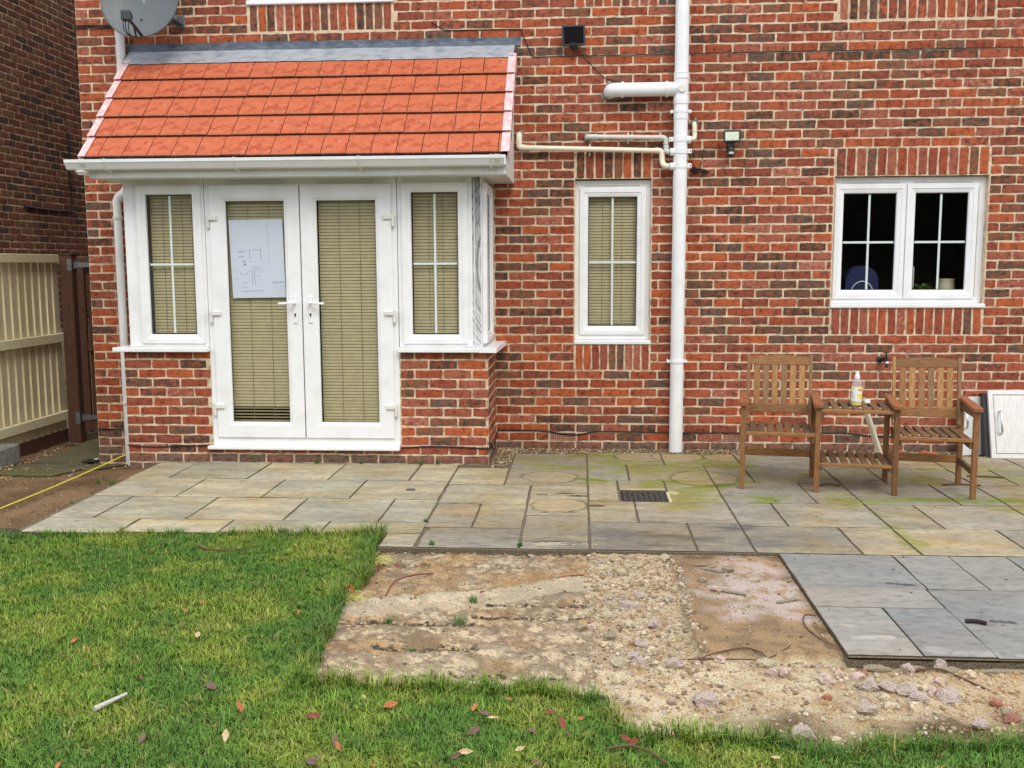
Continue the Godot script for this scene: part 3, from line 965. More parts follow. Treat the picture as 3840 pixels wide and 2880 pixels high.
		sash(w, s[2], s[3], 0.876, 2.101, zb + 0.003, SASH, 0.078, true, s[4])
		var tr := MB.new()
		for q in [s[2] - 0.030, s[2] - 0.016, s[3] + 0.016, s[3] + 0.052]:
			if q > s[0] + 0.01 and q < s[1] - 0.01:
				tr.box(V(q, 0.85, zb - 0.002), V(q + 0.005, 2.15, zb + 0.004), 0.002)
		put("cover_bead", tr, M.upvc, w)
	put("bay_sill", sill_shape(true), M.upvc, house)
	put("bay_sill", sill_shape(false), M.upvc, house)
	# returns of the bay
	var sx := Transform3D(Basis(Vector3(0, 0, -1), Vector3(0, 1, 0), Vector3(1, 0, 0)), V(3.438, 0, zb))
	var w2 := node("window", house)
	tag(w2, "side window of the bay seen edge on", "")
	fr = MB.new()
	fr.ring(0.0, 0.67, 0.848, 2.16, [Vector2(0, -0.07), Vector2(0, 0.0), Vector2(0.06, 0.0), Vector2(0.06, -0.05)], sx)
	put("frame", fr, M.upvc, w2)
	sash(w2, 0.06, 0.61, 0.876, 2.101, 0.022, SASH, 0.078, true, 1.49, sx)
	var sl := Transform3D(Basis(Vector3(0, 0, 1), Vector3(0, 1, 0), Vector3(-1, 0, 0)), V(0.645, 0, 0))
	put("bay_cheek", one(V(0.0, 0.848, -0.06), V(0.67, 2.16, 0.0), 0.0, sl), M.upvc, house)

	build_roof(house)
	# blinds, hung behind the glass
	rng.seed = 5
	blind("beige venetian blind in the left glazed door, its lowest slats tilted open", 1.45, 1.935, 0.245, 1.99, zb - 0.045, [-0.32, 0.36], 0.125)
	blind("beige venetian blind fully closed in the right glazed door", 2.172, 2.645, 0.245, 1.99, zb - 0.045, [-0.32, 0.36])
	blind("narrow beige blind in the bay window next to the downpipe", 0.833, 1.19, 0.95, 2.035, zb - 0.06, [-0.45, 0.42])
	blind("narrow beige blind in the bay window at the bay corner", 2.905, 3.258, 0.95, 2.03, zb - 0.06, [-0.3, 0.32])
	blind("beige blind in the separate small window beside the soil pipe", 4.258, 4.653, 0.965, 2.03, -0.125, [-0.42, 0.4])
	# paper plan behind the left door's glass
	var pp := MB.new()
	var a := [V(1.484, 1.229, 0), V(1.905, 1.236, 0.004), V(1.894, 1.838, 0.003), V(1.468, 1.833, 0)]
	pp.quad_uv(a[0], a[1], a[2], a[3], Vector3(0, 0, 1), Vector2(0, 1), Vector2(1, 1), Vector2(1, 0), Vector2(0, 0))
	pp.quad(a[0] - V(0, 0, 0.001), a[1] - V(0, 0, 0.001), a[2] - V(0, 0, 0.001), a[3] - V(0, 0, 0.001), Vector3(0, 0, -1))
	for i in pp.v.size():
		pp.v[i].z += zb - 0.018
	tag(put("paper_plan", pp, mat("printed paper", Color(1, 1, 1), 0.6, {"tex": plan_sheet()})), "creased sheet with a printed floor plan behind the left glazed door", "poster")

func sill_shape(left: bool) -> MB:
	var m := MB.new()
	if left:
		m.box(V(0.525, 0.812, 0.0), V(0.66, 0.846, 0.74), 0.004)
		m.box(V(0.66, 0.812, 0.6), V(1.29, 0.846, 0.74), 0.004)
	else:
		m.box(V(2.79, 0.812, 0.6), V(3.42, 0.846, 0.74), 0.004)
		m.extrude(PackedVector2Array([Vector2(3.42, 0.0), Vector2(3.575, 0.0), Vector2(3.555, 0.74), Vector2(3.42, 0.74)]), 0.812, 0.846, Transform3D(Basis(Vector3(1, 0, 0), Vector3(0, 0, 1), Vector3(0, 1, 0)), Vector3.ZERO))
	return m

func plan_sheet() -> ImageTexture:
	var im := Image.create(420, 600, false, Image.FORMAT_RGB8)
	im.fill(c8(206, 214, 226))
	var ink := c8(140, 150, 168)
	var ink2 := c8(176, 186, 204)
	var lines := [[148, 270, 90, 4], [148, 270, 4, 95], [235, 262, 5, 100], [160, 400, 45, 3], [178, 410, 70, 3], [75, 455, 60, 3], [80, 520, 45, 3], [78, 555, 40, 4], [160, 430, 4, 110], [180, 430, 4, 120], [72, 440, 3, 20], [120, 440, 4, 12], [195, 470, 40, 3], [205, 500, 22, 3], [70, 585, 180, 4], [130, 430, 120, 2], [100, 375, 20, 14], [88, 352, 26, 5], [90, 362, 24, 5], [300, 60, 2, 330]]
	for l in lines:
		im.fill_rect(Rect2i(l[0], l[1] - 40, l[2], l[3]), ink)
	for b in [[60, 265, 50, 14], [62, 305, 46, 12], [20, 330, 30, 10], [20, 425, 34, 3], [20, 435, 30, 3], [22, 480, 36, 5], [318, 505, 95, 16], [320, 530, 40, 3], [370, 535, 40, 3], [320, 548, 92, 3], [330, 560, 80, 3], [322, 575, 80, 3], [360, 590, 40, 3], [150, 350, 40, 3], [190, 340, 22, 3], [250, 360, 20, 3]]:
		im.fill_rect(Rect2i(b[0], b[1] - 30, b[2], b[3]), ink2)
	im.fill_rect(Rect2i(0, 300, 420, 3), c8(190, 198, 212))
	im.fill_rect(Rect2i(0, 303, 420, 4), c8(218, 225, 235))
	im.fill_rect(Rect2i(320, 550, 95, 36), c8(206, 208, 220))
	im.resize(210, 300, Image.INTERPOLATE_LANCZOS)
	return ImageTexture.create_from_image(im)

# ---------- lean-to roof over the bay ----------
func build_roof(house: Node3D) -> void:
	rng.seed = 31
	var roof := node("bay_roof", house)
	tag(roof, "orange tiled lean-to roof over the bay", "")
	var eave := V(0, 2.272, 0.945)
	var up := V(0, 0.721, -0.693)
	var nn := V(0, 0.693, 0.721)
	var frame := Transform3D(Basis(Vector3(1, 0, 0), up, nn), eave)
	var deck := MB.new()
	deck.box(V(0.48, 0.0, -0.05), V(3.655, 1.3, -0.012), 0.0, frame)
	put("roof_deck", deck, M.deck, roof)
	# tile variants: each takes its own patch of the stain sheet
	var variants: Array = []
	for i in 12:
		variants.append({})
	var x0 := 0.5
	var x1 := 3.622
	var g := 0.2336
	for r in 5:
		var x: float = x0 - (0.0 if r % 2 == 0 else 0.0935) + [0.12, 0.06, 0.13, 0.04, 0.1][4 - r] - 0.187
		while x < x1 - 0.01:
			var a := maxf(x + 0.0028, x0)
			var b := minf(x + 0.1842, x1)
			if b - a > 0.02:
				put_tile(roof, frame, a, b, r * g, rng.randi() % 8)
			x += 0.187
	# verge caps on both edges
	for r in 5:
		for e in [[0.452, 0.508, 0.452, 0.462], [3.612, 3.676, 3.664, 3.676]]:
			var vm := MB.new()
			var t := Transform3D(Basis(), V(0, r * g, 0))
			var tilt := Transform3D(Basis(Vector3(1, 0, 0), -0.085), V(0, -0.006, 0.036))
			vm.box(V(e[0], 0.0, 0.0), V(e[1], 0.285, 0.006), 0.002, frame * t * tilt)
			vm.box(V(e[2], 0.0, -0.095), V(e[3], 0.29, 0.0), 0.002, frame * t * tilt)
			put("verge_cap", vm, M.verge, roof)
	# lead flashing in lapped lengths
	var cutx := [0.43, 1.62, 3.07, 3.705]
	for i in 3:
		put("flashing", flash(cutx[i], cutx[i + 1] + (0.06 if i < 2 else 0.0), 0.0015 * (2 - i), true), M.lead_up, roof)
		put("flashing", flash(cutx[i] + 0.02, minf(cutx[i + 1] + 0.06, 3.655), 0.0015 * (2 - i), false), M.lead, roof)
	# cheeks, fascia, soffit
	var ck := MB.new()
	for x in [0.50, 3.632]:
		ck.extrude(PackedVector2Array([Vector2(0.0, 2.14), Vector2(0.905, 2.14), Vector2(0.905, 2.24), Vector2(0.02, 3.13)]), x, x + 0.014, Transform3D(Basis(Vector3(0, 0, 1), Vector3(0, 1, 0), Vector3(1, 0, 0)), Vector3.ZERO))
	put("cheek", ck, M.upvc2, house)
	put("fascia", one(V(0.5, 2.138, 0.89), V(3.646, 2.29, 0.906), 0.004), M.upvc, house)
	var fj := MB.new()
	for x in [0.56, 3.585]:
		fj.box(V(x, 2.137, 0.905), V(x + 0.05, 2.285, 0.909), 0.002)
	put("fascia_joint", fj, M.upvc, house)
	var sf := MB.new()
	sf.box(V(0.514, 2.142, 0.0), V(3.632, 2.156, 0.89))
	put("soffit", sf, M.upvc2, house)
	var nails := MB.new()
	for x in [0.75, 1.42, 2.02, 2.75, 3.48]:
		nails.tube([V(x, 2.178, 0.905), V(x, 2.178, 0.9095)], 0.006, 8)
	put("fascia_nail", nails, M.upvc2, house)

	# gutter: a thing fixed to the fascia
	var gut := thing("roof_gutter", "white square gutter along the bay roof edge", "gutter")
	var gm := MB.new()
	var zx := Basis(Vector3(0, 0, 1), Vector3(0, 1, 0), Vector3(1, 0, 0))
	var prof := PackedVector2Array([Vector2(0.912, 2.266), Vector2(0.912, 2.200), Vector2(0.918, 2.194), Vector2(0.99, 2.194), Vector2(1.0, 2.198), Vector2(1.026, 2.236), Vector2(1.034, 2.244), Vector2(1.036, 2.266), Vector2(1.031, 2.266), Vector2(1.029, 2.247), Vector2(1.021, 2.239), Vector2(0.997, 2.2005), Vector2(0.918, 2.2005), Vector2(0.917, 2.266)])
	gm.extrude(prof, 0.375, 3.648, Transform3D(zx, Vector3.ZERO))
	put("channel", gm, M.upvc, gut)
	put("stop_end", one(V(3.643, 2.194, 0.912), V(3.652, 2.266, 1.034), 0.003), M.upvc, gut)
	for x in [0.675, 1.655, 2.575, 3.54]:
		var br := MB.new()
		br.extrude(PackedVector2Array([Vector2(0.907, 2.268), Vector2(0.907, 2.165), Vector2(0.93, 2.165), Vector2(0.99, 2.188), Vector2(1.003, 2.19), Vector2(1.031, 2.232), Vector2(1.040, 2.241), Vector2(1.0415, 2.27), Vector2(1.026, 2.27), Vector2(1.03, 2.249), Vector2(0.998, 2.203), Vector2(0.915, 2.196)]), x, x + 0.014, Transform3D(zx, Vector3.ZERO))
		put("bracket", br, M.upvc2, gut)
	for x in [0.52, 3.6]:
		var un := MB.new()
		un.extrude(PackedVector2Array([Vector2(0.91, 2.268), Vector2(0.91, 2.19), Vector2(0.992, 2.19), Vector2(1.029, 2.233), Vector2(1.0385, 2.242), Vector2(1.0395, 2.269), Vector2(1.034, 2.269), Vector2(1.03, 2.25), Vector2(0.995, 2.204), Vector2(0.916, 2.2)]), x - 0.03, x + 0.012, Transform3D(zx, Vector3.ZERO))
		put("union", un, M.upvc2, gut)
	var ol := MB.new()
	ol.lathe([Vector2(0.034, 2.196), Vector2(0.05, 2.188), Vector2(0.05, 2.178), Vector2(0.036, 2.17), Vector2(0.034, 2.16), Vector2(0.0, 2.16)], 14, Transform3D(Basis(), V(0.475, 0, 0.955)))
	put("outlet", ol, M.upvc2, gut)

func put_tile(roof: Node3D, frame: Transform3D, a: float, b: float, s: float, cell: int) -> void:
	var m := MB.new()
	var L := 0.29
	var skew := rf(-0.006, 0.006)
	var slip := rf(-0.002, 0.002)
	var p := func(x: float, t: float, z: float) -> Vector3: return frame * V(x, s + t + slip + (x - a) * skew, z)
	var cx := rf(0.0, 0.755)
	var cy := float(cell / 4) / 2.0
	var uw := 0.24 * (b - a) / 0.187
	var c: float = rf(-0.002, 0.002)
	var t0 := 0.016
	var t1 := 0.030 + c
	# top with a worn front arris
	m.quad_uv(p.call(a, 0.003, t1), p.call(b, 0.003, t1), p.call(b, L, 0.008), p.call(a, L, 0.008), frame.basis.z, Vector2(cx, cy + 0.49), Vector2(cx + uw, cy + 0.49), Vector2(cx + uw, cy + 0.01), Vector2(cx, cy + 0.01))
	m.quad_uv(p.call(a, 0.0, t1 - 0.004), p.call(b, 0.0, t1 - 0.004), p.call(b, 0.003, t1), p.call(a, 0.003, t1), frame.basis.z - frame.basis.y, Vector2(cx, cy + 0.495), Vector2(cx + uw, cy + 0.495), Vector2(cx + uw, cy + 0.49), Vector2(cx, cy + 0.49))
	m.quad_uv(p.call(a, 0.0, t0), p.call(b, 0.0, t0), p.call(b, 0.0, t1 - 0.004), p.call(a, 0.0, t1 - 0.004), -frame.basis.y, Vector2(cx, cy + 0.498), Vector2(cx + uw, cy + 0.498), Vector2(cx + uw, cy + 0.492), Vector2(cx, cy + 0.492))
	m.quad_uv(p.call(a, 0.0, t0), p.call(a, L, -0.004), p.call(a, L, 0.008), p.call(a, 0.0, t1 - 0.002), Vector3(-1, 0, 0), Vector2(cx, cy + 0.49), Vector2(cx, cy), Vector2(cx + 0.01, cy), Vector2(cx + 0.01, cy + 0.49))
	m.quad_uv(p.call(b, 0.0, t0), p.call(b, L, -0.004), p.call(b, L, 0.008), p.call(b, 0.0, t1 - 0.002), Vector3(1, 0, 0), Vector2(cx, cy + 0.49), Vector2(cx, cy), Vector2(cx + 0.01, cy), Vector2(cx + 0.01, cy + 0.49))
	m.quad_uv(p.call(a, 0.0, t0), p.call(b, 0.0, t0), p.call(b, L, -0.004), p.call(a, L, -0.004), -frame.basis.z, Vector2(cx, cy), Vector2(cx + 0.1, cy), Vector2(cx + 0.1, cy + 0.1), Vector2(cx, cy + 0.1))
	put("roof_tile", m, M.tile, roof)

func flash(a: float, b: float, lift: float, upper: bool) -> MB:
	var m := MB.new()
	var nz := noise(1.3, 44, 3)
	var n := int((b - a) / 0.04) + 1
	var rows: Array
	if upper:
		rows = [V(0, 3.306, 0.0015), V(0, 3.302, 0.006), V(0, 3.27, 0.007), V(0, 3.236, 0.013)]
	else:
		rows = [V(0, 3.243, 0.010), V(0, 3.225, 0.028), V(0, 3.18, 0.084), V(0, 3.124, 0.158), V(0, 3.117, 0.16)]
	var grid: Array = []
	for i in n + 1:
		var x := lerpf(a, b, float(i) / n)
		var line: Array = []
		for j in rows.size():
			var w := nz.get_noise_2d(x * 1.0, j * 3.0 + (10.0 if upper else 0.0))
			var w2 := nz.get_noise_2d(x * 6.0, j * 3.0 + 50.0)
			var f := 0.5 if j == 0 else 1.0
			line.append(rows[j] + V(x, (w * 0.008 + w2 * 0.003) * f, lift + (0.0 if j == 0 and upper else absf(w2) * 0.006 * f)))
		grid.append(line)
	for i in n:
		for j in rows.size() - 1:
			m.quad(grid[i][j], grid[i + 1][j], grid[i + 1][j + 1], grid[i][j + 1], Vector3(0, 0.4, 1))
	return m

# ---------- things on the wall ----------
func seal_lump(at: Vector3, r: float, parent: Node3D, sd: int) -> void:
	rng.seed = sd
	var m := MB.new()
	var prev: Array = []
	for k in 19:
		var an := TAU * (k % 18) / 18.0
		var rr := r * (1.35 + 0.35 * sin(an * 3.0 + sd) + 0.15 * cos(an * 7.0 + sd * 2))
		var d := V(cos(an), sin(an), 0)
		var row := [at + d * rr + V(0, 0, 0.0005), at + d * (rr * 0.85) + V(0, 0, 0.008), at + d * r * 0.85 + V(0, 0, 0.016)]
		if k > 0:
			for j in 2:
				m.quad(prev[j], row[j], row[j + 1], prev[j + 1], d + V(0, 0, 1))
		prev = row
	put("mortar_seal", m, M.concrete, parent)

func clip(parent: Node3D, at: Vector3, r: float, vertical: bool) -> void:
	var m := MB.new()
	if vertical:
		m.lathe([Vector2(r, -0.012), Vector2(r + 0.006, -0.01), Vector2(r + 0.006, 0.01), Vector2(r, 0.012)], 16, Transform3D(Basis(), at))
	else:
		m.lathe([Vector2(r, -0.006), Vector2(r + 0.005, -0.005), Vector2(r + 0.005, 0.005), Vector2(r, 0.006)], 14, Transform3D(Basis(Vector3(0, 0, 1), PI / 2), at))
		m.box(at + V(-0.006, -r - 0.03, -0.045), at + V(0.006, r + 0.022, -0.028), 0.003)
	put("pipe_clip", m, M.upvc2, parent)

func strap(parent: Node3D, y: float, boss: float) -> void:
	var b := node("strap_boss", parent)
	var c := V(4.986, y, 0.09)
	var m := MB.new()
	m.lathe([Vector2(0.055, -0.022), Vector2(0.0595, -0.02), Vector2(0.0595, 0.02), Vector2(0.055, 0.022)], 20, Transform3D(Basis(), c))
	m.box(c + V(-boss * 0.058, -0.018, -0.01), c + V(-boss * 0.092, 0.018, 0.006), 0.003)
	put("strap", m, M.upvc, b)
	var s := MB.new()
	s.tube([c + V(boss * 0.04, -0.006, 0.015), c + V(boss * 0.075, -0.006, 0.01), c + V(boss * 0.083, -0.006, 0.01)], 0.03, 14)
	put("boss", s, M.upvc, b)
	var h := MB.new()
	h.tube([c + V(-boss * 0.082, 0.0, 0.004), c + V(-boss * 0.082, 0.0, 0.008)], 0.005, 8)
	h.tube([c + V(boss * 0.0825, -0.006, 0.01), c + V(boss * 0.0845, -0.006, 0.01)], 0.026, 14)
	put("screw", h, M.seal, b)

func build_pipes() -> void:
	var t := thing("soil_pipe", "thick white soil pipe running up the wall with a side branch", "pipe")
	var c := V(4.986, 0, 0.09)
	var m := MB.new()
	m.tube([c + V(0, -0.065, 0), c + V(0, 2.80, 0)], 0.055, 22)
	m.tube([c + V(0, 2.95, 0), c + V(0, 4.9, 0)], 0.055, 22)
	put("pipe", m, M.upvc, t)
	m = MB.new()
	m.lathe([Vector2(0.055, 2.62), Vector2(0.0585, 2.625), Vector2(0.0585, 2.70), Vector2(0.057, 2.735), Vector2(0.062, 2.745), Vector2(0.0625, 2.785), Vector2(0.058, 2.795), Vector2(0.057, 2.93), Vector2(0.0615, 2.94), Vector2(0.0615, 2.975), Vector2(0.0635, 2.978), Vector2(0.0635, 2.986), Vector2(0.055, 2.99)], 22, Transform3D(Basis(), c))
	m.tube([c + V(-0.03, 2.862, 0), c + V(-0.115, 2.862, 0)], 0.056, 20)
	put("tee_fitting", m, M.upvc, t)
	m = MB.new()
	m.tube([c + V(0, 2.857, 0.045), c + V(0, 2.857, 0.066)], 0.033, 16)
	m.tube([c + V(0, 2.857, 0.066), c + V(0, 2.857, 0.070)], 0.027, 16)
	put("access_cap", m, M.upvc2, t)
	m = MB.new()
	m.tube([c + V(-0.1, 2.862, 0), c + V(-0.46, 2.862, 0)], 0.055, 20, false)
	m.tube(smooth_path([c + V(-0.455, 2.862, 0), c + V(-0.51, 2.862, 0), c + V(-0.55, 2.862, -0.03), c + V(-0.56, 2.862, -0.1)], 5), 0.0555, 20)
	for x in [-0.115, -0.465]:
		m.lathe([Vector2(0.055, -0.012), Vector2(0.0625, -0.01), Vector2(0.0635, 0.0), Vector2(0.0625, 0.01), Vector2(0.055, 0.012)], 20, Transform3D(Basis(Vector3(0, 0, 1), PI / 2), c + V(x, 2.862, 0)))
	put("branch", m, M.upvc, t)
	seal_lump(V(4.43, 2.86, 0), 0.052, t, 3)
	for y in [2.688, 0.688]:
		m = MB.new()
		m.lathe([Vector2(0.055, -0.014), Vector2(0.062, -0.012), Vector2(0.062, 0.012), Vector2(0.055, 0.014)], 20, Transform3D(Basis(), c + V(0, y, 0)))
		for s in [-1.0, 1.0]:
			m.tube([c + V(s * 0.072, y, -0.09), c + V(s * 0.072, y, 0.004)], 0.013, 10)
		put("pipe_bracket", m, M.upvc, t)
	strap(t, 2.471, 1.0)
	strap(t, 2.377, -1.0)
	strap(t, 2.263, -1.0)

	t = thing("waste_pipe", "long cream waste pipe sloping above the small window", "pipe")
	m = MB.new()
	m.tube([V(3.74, 2.4235, 0.05), V(4.80, 2.388, 0.05)], 0.0205, 14)
	put("pipe", m, M.cream, t)
	m = MB.new()
	m.tube(smooth_path([V(3.691, 2.53, -0.02), V(3.691, 2.53, 0.03), V(3.691, 2.50, 0.05), V(3.691, 2.45, 0.05), V(3.70, 2.43, 0.05), V(3.75, 2.4235, 0.05)], 4), 0.0235, 14)
	put("elbow", m, M.cream, t)
	m = MB.new()
	m.tube(smooth_path([V(4.785, 2.3885, 0.05), V(4.825, 2.386, 0.05), V(4.843, 2.365, 0.05), V(4.846, 2.31, 0.055), V(4.856, 2.275, 0.065), V(4.885, 2.261, 0.08), V(4.925, 2.258, 0.098)], 4), 0.0235, 14)
	put("elbow", m, M.cream, t)
	clip(t, V(4.263, 2.406, 0.05), 0.021, false)
	seal_lump(V(3.691, 2.535, 0), 0.027, t, 5)

	t = thing("waste_pipe", "short grey white waste pipe above the cream one", "pipe")
	m = MB.new()
	m.tube([V(4.30, 2.5035, 0.05), V(4.83, 2.492, 0.05)], 0.018, 14)
	put("pipe", m, M.wpipe, t)
	m = MB.new()
	m.tube(smooth_path([V(4.24, 2.505, -0.02), V(4.243, 2.5045, 0.03), V(4.268, 2.504, 0.05), V(4.315, 2.503, 0.05)], 4), 0.0205, 14)
	m.tube(smooth_path([V(4.82, 2.4925, 0.05), V(4.858, 2.488, 0.05), V(4.876, 2.462, 0.05), V(4.877, 2.40, 0.055), V(4.885, 2.378, 0.07), V(4.925, 2.371, 0.098)], 4), 0.0205, 14)
	for p in [[V(4.318, 2.503, 0.05), true], [V(4.825, 2.492, 0.05), true], [V(4.876, 2.442, 0.052), false], [V(4.877, 2.415, 0.053), false]]:
		m.lathe([Vector2(0.0, -0.007), Vector2(0.024, -0.006), Vector2(0.025, 0.0), Vector2(0.024, 0.006), Vector2(0.0, 0.007)], 14, Transform3D(Basis(Vector3(0, 0, 1), PI / 2) if p[1] else Basis(), p[0]))
	put("elbow", m, M.wpipe, t)
	clip(t, V(4.572, 2.4975, 0.05), 0.018, false)
	seal_lump(V(4.246, 2.505, 0), 0.026, t, 8)

	t = thing("waste_pipe", "small cream elbow pipe on the right of the soil pipe", "pipe")
	m = MB.new()
	m.tube(smooth_path([V(5.098, 2.60, -0.02), V(5.098, 2.60, 0.025), V(5.099, 2.58, 0.045), V(5.1, 2.53, 0.05), V(5.1, 2.495, 0.055), V(5.088, 2.475, 0.07), V(5.05, 2.468, 0.09)], 4), 0.02, 14)
	m.lathe([Vector2(0.02, -0.004), Vector2(0.0215, 0.0), Vector2(0.02, 0.004)], 14, Transform3D(Basis(), V(5.1, 2.535, 0.05)))
	put("elbow", m, M.cream, t)
	seal_lump(V(5.098, 2.603, 0), 0.028, t, 11)

	# rainwater downpipe beside the bay
	t = thing("downpipe", "slim white downpipe between the bay and the house corner", "pipe")
	m = MB.new()
	m.tube([V(0.302, -0.23, 0.06), V(0.302, 2.0, 0.06)], 0.034, 16)
	put("pipe", m, M.upvc, t)
	m = MB.new()
	m.tube(smooth_path([V(0.302, 1.98, 0.06), V(0.303, 2.02, 0.06), V(0.33, 2.065, 0.065), V(0.372, 2.09, 0.075), V(0.398, 2.13, 0.07), V(0.40, 2.19, 0.06)], 4), 0.0355, 16)
	put("offset_bend", m, M.upvc, t)
	m = MB.new()
	m.tube([V(0.40, 2.18, 0.06), V(0.40, 4.9, 0.06)], 0.036, 16)
	put("pipe", m, M.upvc, t)
	clip(t, V(0.302, 1.885, 0.06), 0.036, true)
	clip(t, V(0.302, 0.31, 0.06), 0.036, true)

func build_dish() -> void:
	var c := V(0.70, 3.585, 0.33)
	var t := thing("satellite_dish", "grey oval satellite dish on the wall above the bay roof", "satellite dish", c)
	var b := Basis.looking_at(-V(0.06, 0.22, 1.0).normalized(), Vector3.UP)
	var m := MB.new()
	var R := 9
	var S := 36
	var pt := func(i: int, k: int) -> Array:
		var r := float(i) / R
		var an := TAU * k / S
		var p := V(cos(an) * 0.305 * r, sin(an) * 0.318 * r, 0.06 * r * r - 0.06)
		var nn := V(-cos(an) * 0.4 * r, -sin(an) * 0.38 * r, 1.0).normalized()
		return [b * p, b * nn]
	for i in R:
		for k in S:
			var p = pt.call(i, k)
			var q = pt.call(i, k + 1)
			var r = pt.call(i + 1, k + 1)
			var s = pt.call(i + 1, k)
			if i > 0:
				m.sm(p[0], q[0], r[0], p[1], q[1], r[1])
			m.sm(p[0], r[0], s[0], p[1], r[1], s[1])
	put("reflector", m, M.dish, t)
	m = MB.new()
	var rim: Array = []
	for k in S + 1:
		rim.append(b * V(cos(TAU * k / S) * 0.306, sin(TAU * k / S) * 0.319, 0.0))
	m.tube(rim, 0.0055, 8, false)
	put("rim", m, M.dish_rim, t)
	m = MB.new()
	for q in [V(-0.09, -0.155, -0.04), V(0.005, -0.155, -0.045), V(0.003, -0.275, -0.012)]:
		m.tube([b * q, b * (q + V(0, 0, 0.014))], 0.007, 8)
	put("fixing_bolt", m, M.black, t)
	m = MB.new()
	m.tube([V(0.03, -0.30, 0.05), V(0.055, -0.262, 0.25), V(0.075, -0.245, 0.40)], 0.012, 8)
	m.tube([V(-0.02, -0.3, 0.05), V(0.055, -0.262, 0.25)], 0.008, 8)
	put("feed_arm", m, M.black, t)
	m = MB.new()
	var l := Transform3D(Basis(Vector3(0, 1, 0), 0.25), V(0.078, -0.235, 0.42))
	m.box(V(-0.037, -0.037, -0.03), V(0.037, 0.037, 0.03), 0.008, l)
	m.tube([l * V(0.01, 0.012, -0.02), l * V(0.01, 0.012, -0.07)], 0.026, 14)
	put("feed_horn", m, mat("charcoal plastic", c8(52, 55, 57), 0.5), t)
	m = MB.new()
	for q in [0.0, 0.02, 0.045]:
		m.tube(smooth_path([V(0.05 + q, -0.27, 0.42), V(0.045 + q * 0.8, -0.33, 0.40), V(0.04 + q * 0.3, -0.35, 0.30), V(0.0, -0.31, 0.06)], 5), 0.0035, 6)
	put("feed_cable", m, M.cable, t)
	m = MB.new()
	m.tube([b * V(0, 0, -0.06), V(0.0, -0.03, -0.16)], 0.025, 10)
	m.tube([V(0.0, -0.03, -0.16), V(0.19, -0.10, -0.22), V(0.19, -0.10, -0.30)], 0.02, 10)
	m.box(V(0.15, -0.155, -0.332), V(0.23, -0.055, -0.322), 0.002)
	m.box(V(0.155, -0.13, -0.325), V(0.165, -0.075, -0.23))
	m.box(V(0.21, -0.13, -0.325), V(0.22, -0.075, -0.25))
	put("wall_bracket", m, M.galv, t)

